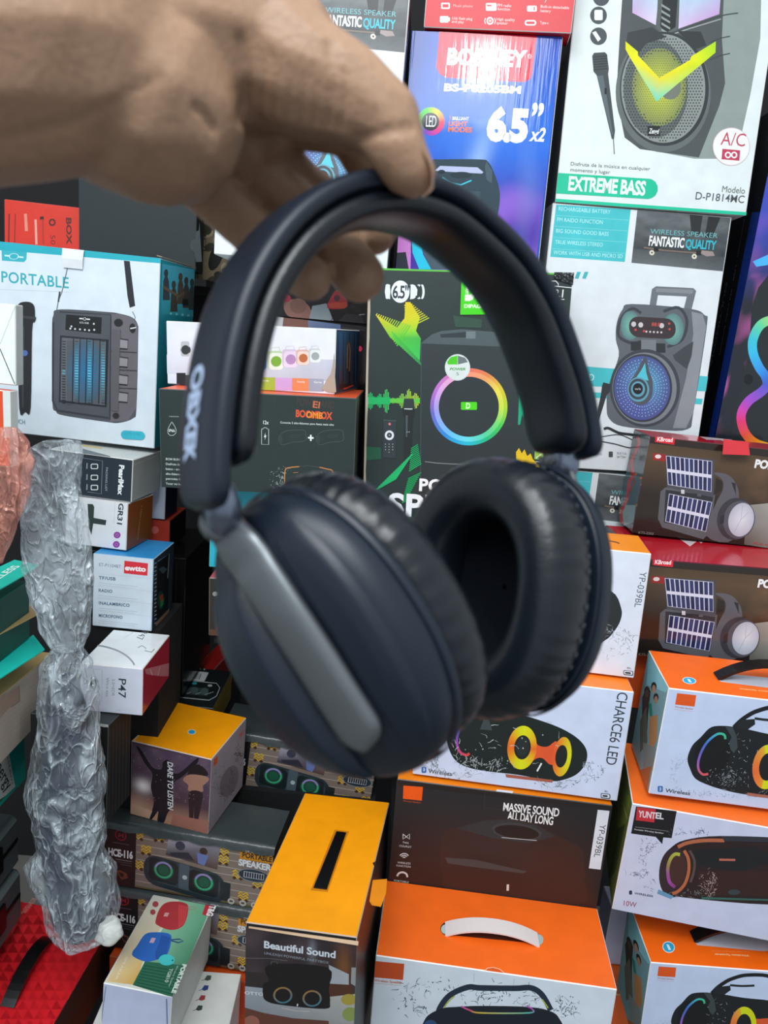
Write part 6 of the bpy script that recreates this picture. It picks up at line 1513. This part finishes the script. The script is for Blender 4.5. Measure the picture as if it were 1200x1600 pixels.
def frame_mat(o, v, u, n):
    return Matrix((v, u, n)).transposed().to_4x4(), o
def ear_cup(name, o, u, n, mir, arm_top, cush_n=-0.029, stitched=True):
    """u = up along the long axis, n = outward, v across; o = middle of the cup where cushion meets shell"""
    u = (u - n * u.dot(n)).normalized(); v = u.cross(n).normalized()
    def P(x, y, z): return hl(o + v * x + u * y + n * z)
    def ring(a, b, z, m=96, wob=None, pw=2.25):
        r = []
        for j in range(m):
            t = 2 * PI * j / m; c, s_ = math.cos(t), math.sin(t)
            k = 1.0 + (wob(t) if wob else 0)
            r.append(P(math.copysign(abs(c) ** (2 / pw), c) * a * k, math.copysign(abs(s_) ** (2 / pw), s_) * b * k, z + 0))
        return r
    cup = None
    # shell
    prof = [(0.0400, 0.0500, -0.0060), (0.0412, 0.0512, -0.0045), (0.0412, 0.0512, 0.0000), (0.0408, 0.0508, 0.0030), (0.0392, 0.0494, 0.0062), (0.0360, 0.0465, 0.0092),
            (0.0310, 0.0415, 0.0118), (0.024, 0.033, 0.0136), (0.014, 0.020, 0.0146), (0.004, 0.006, 0.0150)]
    mb = MB(); b = mb.grid([ring(*q) for q in prof], '#111', closed_u=True)
    mb.cap(b, 96, len(prof) - 1, '#111'); mb.cap(b, 96, 0, '#111', True)
    cup = sub(name, mb, hp_root, SHELLM)
    # cushion: padded ring, gathered in folds round its outer wall
    mb = MB(); rows = []
    m = 192; K = 22
    for i in range(K):
        t = 2 * PI * i / K
        cr, sr = math.cos(t), math.sin(t)
        rr = math.copysign(abs(cr) ** (2 / 2.4), cr); zz = math.copysign(abs(sr) ** (2 / 2.4), sr)
        outer = max(0.0, rr)
        def wob(a, outer=outer, zz=zz):
            return max(0, outer - 0.35) ** 1.5 * (0.013 * math.sin(a * 46 + 1.4 * math.sin(a * 7)) + 0.006 * math.sin(a * 29)) * (0.55 + 0.45 * (1 if zz > -0.2 else 0.3)) + 0.003 * math.sin(a * 5)
        rows.append(ring(0.0305 + 0.0115 * rr, 0.0395 + 0.0125 * rr, (cush_n - 0.006) / 2 + (-cush_n - 0.006) / 2 * zz, m, wob))
    mb.grid(rows, '#111', closed_u=True, closed_v=True)
    cu = sub('ear_cushion', mb, cup, PADM)
    # stitched seam where the cushion folds over
    mb = MB(); pts = ring(0.0420, 0.0521, cush_n * 0.42, 120)
    for j in range(0, 120, 2) if stitched else ():
        tube(mb, [pts[j], pts[j].lerp(pts[(j + 1) % 120], 0.7)], 0.0003, '#222', 5)
    if stitched: sub('stitching', mb, cu, solid('grey_thread', '#3c4248', 0.7))
    # lining cloth inside the opening
    mb = MB(); rows = [ring(0.0215, 0.0300, cush_n * 0.50, 64), ring(0.0185, 0.0270, cush_n * 0.36, 64), ring(0.009, 0.014, cush_n * 0.30, 64), ring(0.001, 0.001, cush_n * 0.29, 64)]
    b = mb.grid(rows, '#111', closed_u=True)
    sub('driver_cloth', mb, cup, CLOTHM)
    # dark groove ring between shell and cushion
    mb = MB(); mb.grid([ring(0.0418, 0.0518, -0.0062), ring(0.0426, 0.0526, -0.0050), ring(0.0426, 0.0526, -0.0036), ring(0.0418, 0.0518, -0.0026)], '#111', closed_u=True)
    sub('rim', mb, cup, SHELLM)
    # two raised caps with the metal arm lying between them
    def dome(x, y):
        k = (abs(x / 0.0412) ** 2.25 + abs(y / 0.0512) ** 2.25) ** (1 / 2.25)
        zs = [(0, 0.0150), (0.35, 0.0144), (0.6, 0.0132), (0.78, 0.0114), (0.88, 0.0092), (0.955, 0.0062), (0.99, 0.0030), (1.0, 0.0), (2, -0.01)]
        for (k0, z0), (k1, z1) in zip(zs, zs[1:]):
            if k <= k1: return z0 + (z1 - z0) * (k - k0) / (k1 - k0)
        return -0.01
    def xc(y): return -mir * (0.0015 + 0.0085 * max(0.0, 1 - (y / 0.056) ** 2))
    for side in (1, -1):
        big = side == mir
        rows = []
        M_ = 26
        for i in range(M_):
            f = i / (M_ - 1)
            y = -0.0490 + 0.0850 * f if big else -0.0470 + 0.0880 * f
            hx = 0.0405 * max(0.0, 1 - abs(y / 0.0512) ** 2.25) ** (1 / 2.25)
            xi = side * xc(y) + 0.0121
            xo = max(xi + 0.0006, hx * (0.985 if big else 0.93))
            hgt = (0.0078 if big else 0.0016) * math.sin(PI * min(1, max(0.0, f * 1.04))) ** 0.45
            r = []
            for q in range(15):
                g = q / 14
                x = xi + (xo - xi) * g
                edge = min(1.0, min(g, 1 - g) / 0.12)
                r.append(P(side * x, y, dome(x, y) - 0.0006 + (hgt + 0.0008) * math.sqrt(max(0, 1 - (1 - edge) ** 2))))
            rows.append(r)
        mb = MB(); mb.grid(rows, '#111')
        sub('cup_cap', mb, cup, SHELLM)
    # arm: wide satin strip from the hinge down the middle, rounded at its lower end
    ua = arm_top
    rows = []
    M_ = 40
    for i in range(M_):
        f = i / (M_ - 1)
        y = ua + (-0.0345 - ua) * f
        hw = 0.0106 if f < 0.9 else 0.0106 * math.sqrt(max(0.02, 1 - ((f - 0.9) / 0.1) ** 2))
        if y > 0.040: hw *= 1.0 - 0.30 * min(1, (y - 0.040) / (ua - 0.040))
        base = dome(xc(y), min(y, 0.034)) + 0.0026
        if y > 0.034: base -= 0.0006 * ((y - 0.034) / 0.01) ** 2
        r = []
        for q in range(13):
            g = -1 + 2 * q / 12
            r.append(P(xc(y) + hw * g, y, base - 0.0006 + 0.0030 * math.sqrt(max(0.0, 1 - abs(g) ** 2.4))))
        for q in range(12, -1, -1):
            g = -1 + 2 * q / 12
            r.append(P(xc(y) + hw * g * 0.97, y, base - 0.0026))
        rows.append(r)
    mb = MB(); b = mb.grid(rows, '#111', closed_u=True); mb.cap(b, 26, 0, '#111', True); mb.cap(b, 26, M_ - 1, '#111')
    sub('yoke_arm', mb, cup, STRIPM)
    return P(xc(ua), ua, dome(0, 0.034) + 0.0005), cup, P

uL, nL = cv(-0.53, -0.85, 0.04).normalized(), cv(-0.60, 0.375, -0.71).normalized()
uR, nR = cv(0.10, -0.99, -0.02).normalized(), cv(0.73, 0.09, 0.68).normalized()
topL, cupL, PL = ear_cup('ear_cup', cp(512, 996, 0.245), uL, nL, -1, 0.050, stitched=False)
topR, cupR, PR = ear_cup('ear_cup', cp(812, 918, 0.312), uR, nR, 1, 0.057, -0.036)
# sliders joining band and arms
for (bi, top, bend) in ((3, topL, (350, 800, 0.2265)), (len(arc) - 4, topR, (884, 730, 0.316))):
    mb = MB(); pts = spline([hl(arc[bi]), hl(cp(*bend)), top], 6)
    tube(mb, pts, [0.0056] * len(pts), '#333', 14)
    s_ = sub('slider', mb, hp_root, TUBEM)
    mb = MB(); tube(mb, [top + (pts[-2] - top).normalized() * 0.004, top - (pts[-2] - top).normalized() * 0.002], 0.0064, '#333', 18)
    sub('hinge', mb, s_, STRIPM)

# ------------------------------------------------------------------ the hand
SKIN = solid('skin', '#9a7a62', 0.5, spec=0.35, bump=0.16, scale=420, var=0.07, sss=0.12)
def capsule_chain(bm, pts):
    P = [(cp(x, y, d), r * d / F) for x, y, d, r in pts]
    for (p, r), (q, s_) in zip(P, P[1:]):
        t = bmesh.new()
        for c, k in ((p, r), (q, s_)):
            bmesh.ops.create_icosphere(t, subdivisions=2, radius=k, matrix=Matrix.Translation(c))
        bmesh.ops.convex_hull(t, input=t.verts[:])
        loose = [v for v in t.verts if not v.link_faces]
        bmesh.ops.delete(t, geom=loose, context='VERTS')
        me = bpy.data.meshes.new('t'); t.to_mesh(me); t.free()
        bm.from_mesh(me); bpy.data.meshes.remove(me)
bm = bmesh.new()
CH = [
 [(-800, 110, .210, 240), (-330, 60, .200, 200), (-60, 80, .205, 205), (60, 80, .210, 190), (130, 85, .216, 170)],          # forearm and wrist
 [(100, 85, .214, 172), (160, 110, .222, 160), (225, 160, .226, 150), (262, 195, .230, 122)],        # heel of the palm
 [(120, 40, .222, 165), (240, 60, .232, 160), (330, 70, .240, 140), (430, 88, .242, 108)],           # ball of the thumb
 [(420, 90, .240, 108), (470, 120, .238, 92), (535, 146, .238, 78), (598, 186, .238, 60)],           # thumb
 [(598, 186, .238, 60), (618, 232, .238, 48), (634, 262, .240, 43), (646, 272, .241, 37)],           # thumb tip
 [(230, 140, .246, 140), (330, 150, .262, 120), (430, 150, .272, 90)],                               # palm behind
 [(250, 215, .245, 85), (308, 284, .260, 42), (383, 351, .276, 39), (438, 405, .284, 38), (484, 435, .280, 36)],
 [(340, 200, .256, 70), (385, 255, .274, 41), (442, 306, .288, 41), (514, 372, .294, 43), (561, 432, .290, 42)],
 [(400, 190, .264, 60), (425, 236, .282, 38), (468, 286, .298, 37), (524, 330, .304, 38), (586, 366, .302, 33)],
 [(450, 165, .266, 62), (545, 205, .280, 38), (575, 255, .292, 37), (610, 300, .300, 36), (625, 335, .302, 33)],
]
for c in CH: capsule_chain(bm, c)
me = bpy.data.meshes.new('hand'); bm.to_mesh(me); bm.free()
HM = Matrix.Translation(cp(300, 150, 0.24))
me.transform(HM.inverted())
hand = link('person', me, None, HM)
md = hand.modifiers.new('r', 'REMESH'); md.mode = 'VOXEL'; md.voxel_size = 0.0015; md.use_smooth_shade = True
md = hand.modifiers.new('s', 'SMOOTH'); md.factor = 0.5; md.iterations = 5
dg = bpy.context.evaluated_depsgraph_get()
me2 = bpy.data.meshes.new_from_object(hand.evaluated_get(dg))
hand.modifiers.clear()
hand.data = me2
bpy.data.meshes.remove(me)
# creases: dents pressed along lines of the photo's skin folds
CREASE = [([(380 + 22 * k, 70 + 6 * k), (390 + 22 * k, 120), (384 + 21 * k, 178 + 3 * k)], .225, 6, .0007) for k in range(8)] + [([(10, 215), (120, 190), (250, 120)], .212, 9, .0006)] + [([(306, 168), (318, 178), (332, 200)], .2235, 6, .0016), 
          ([(375, 60), (385, 130), (375, 190)], .222, 8, .0012), ([(400, 50), (412, 120), (405, 185)], .222, 7, .0008), ([(515, 70), (522, 120), (512, 190)], .226, 8, .0008), ([(560, 218), (600, 205), (640, 200)], .226, 8, .0010)]
cl = []
for pts, d, w, dep in CREASE:
    for (a, b_) in zip(pts, pts[1:]):
        cl.append((Vector(a), Vector(b_), w, dep))
inv = HM
for v in me2.vertices:
    w_ = inv @ v.co - CAM
    z = w_.dot(FWD)
    q = Vector((600 + F * w_.dot(RGT) / z, 800 - F * w_.dot(UPV) / z))
    if v.normal.dot(w_) > 0: continue
    s_ = 0
    for a, b_, w, dep in cl:
        t = max(0, min(1, (q - a).dot(b_ - a) / (b_ - a).length_squared))
        d = (q - a - (b_ - a) * t).length
        s_ = max(s_, dep * math.exp(-(d / w) ** 2))
    v.co -= v.normal * s_
me2.materials.clear(); me2.materials.append(SKIN)
for p in me2.polygons: p.use_smooth = True
bpy.context.view_layer.update()
c = HM.inverted() @ cp(668, 268, 0.2385)
ax = (cp(650, 282, .2385) - cp(632, 240, .2385)).normalized(); nn_ = (cv(0.86, -0.30, 0.38)).normalized(); sd = ax.cross(nn_).normalized(); nn_ = sd.cross(ax)
mb = MB(); rows = []
for i in range(9):
    a = -1 + i / 4
    rows.append([c + ax * (0.0062 * a) + sd * (0.0052 * b_ * (1 - 0.25 * max(0, a) ** 2)) - nn_ * (0.0020 * b_ * b_ + 0.0010 * a * a) for b_ in [-1 + j / 4 for j in range(9)]])
mb.grid(rows, '#caa')
sub('thumbnail', mb, hand, solid('fingernail', '#c8a590', 0.3, sss=0.1))
tag(hand, 'bare left hand and wrist, pinching the headband between thumb and fingers', 'person')
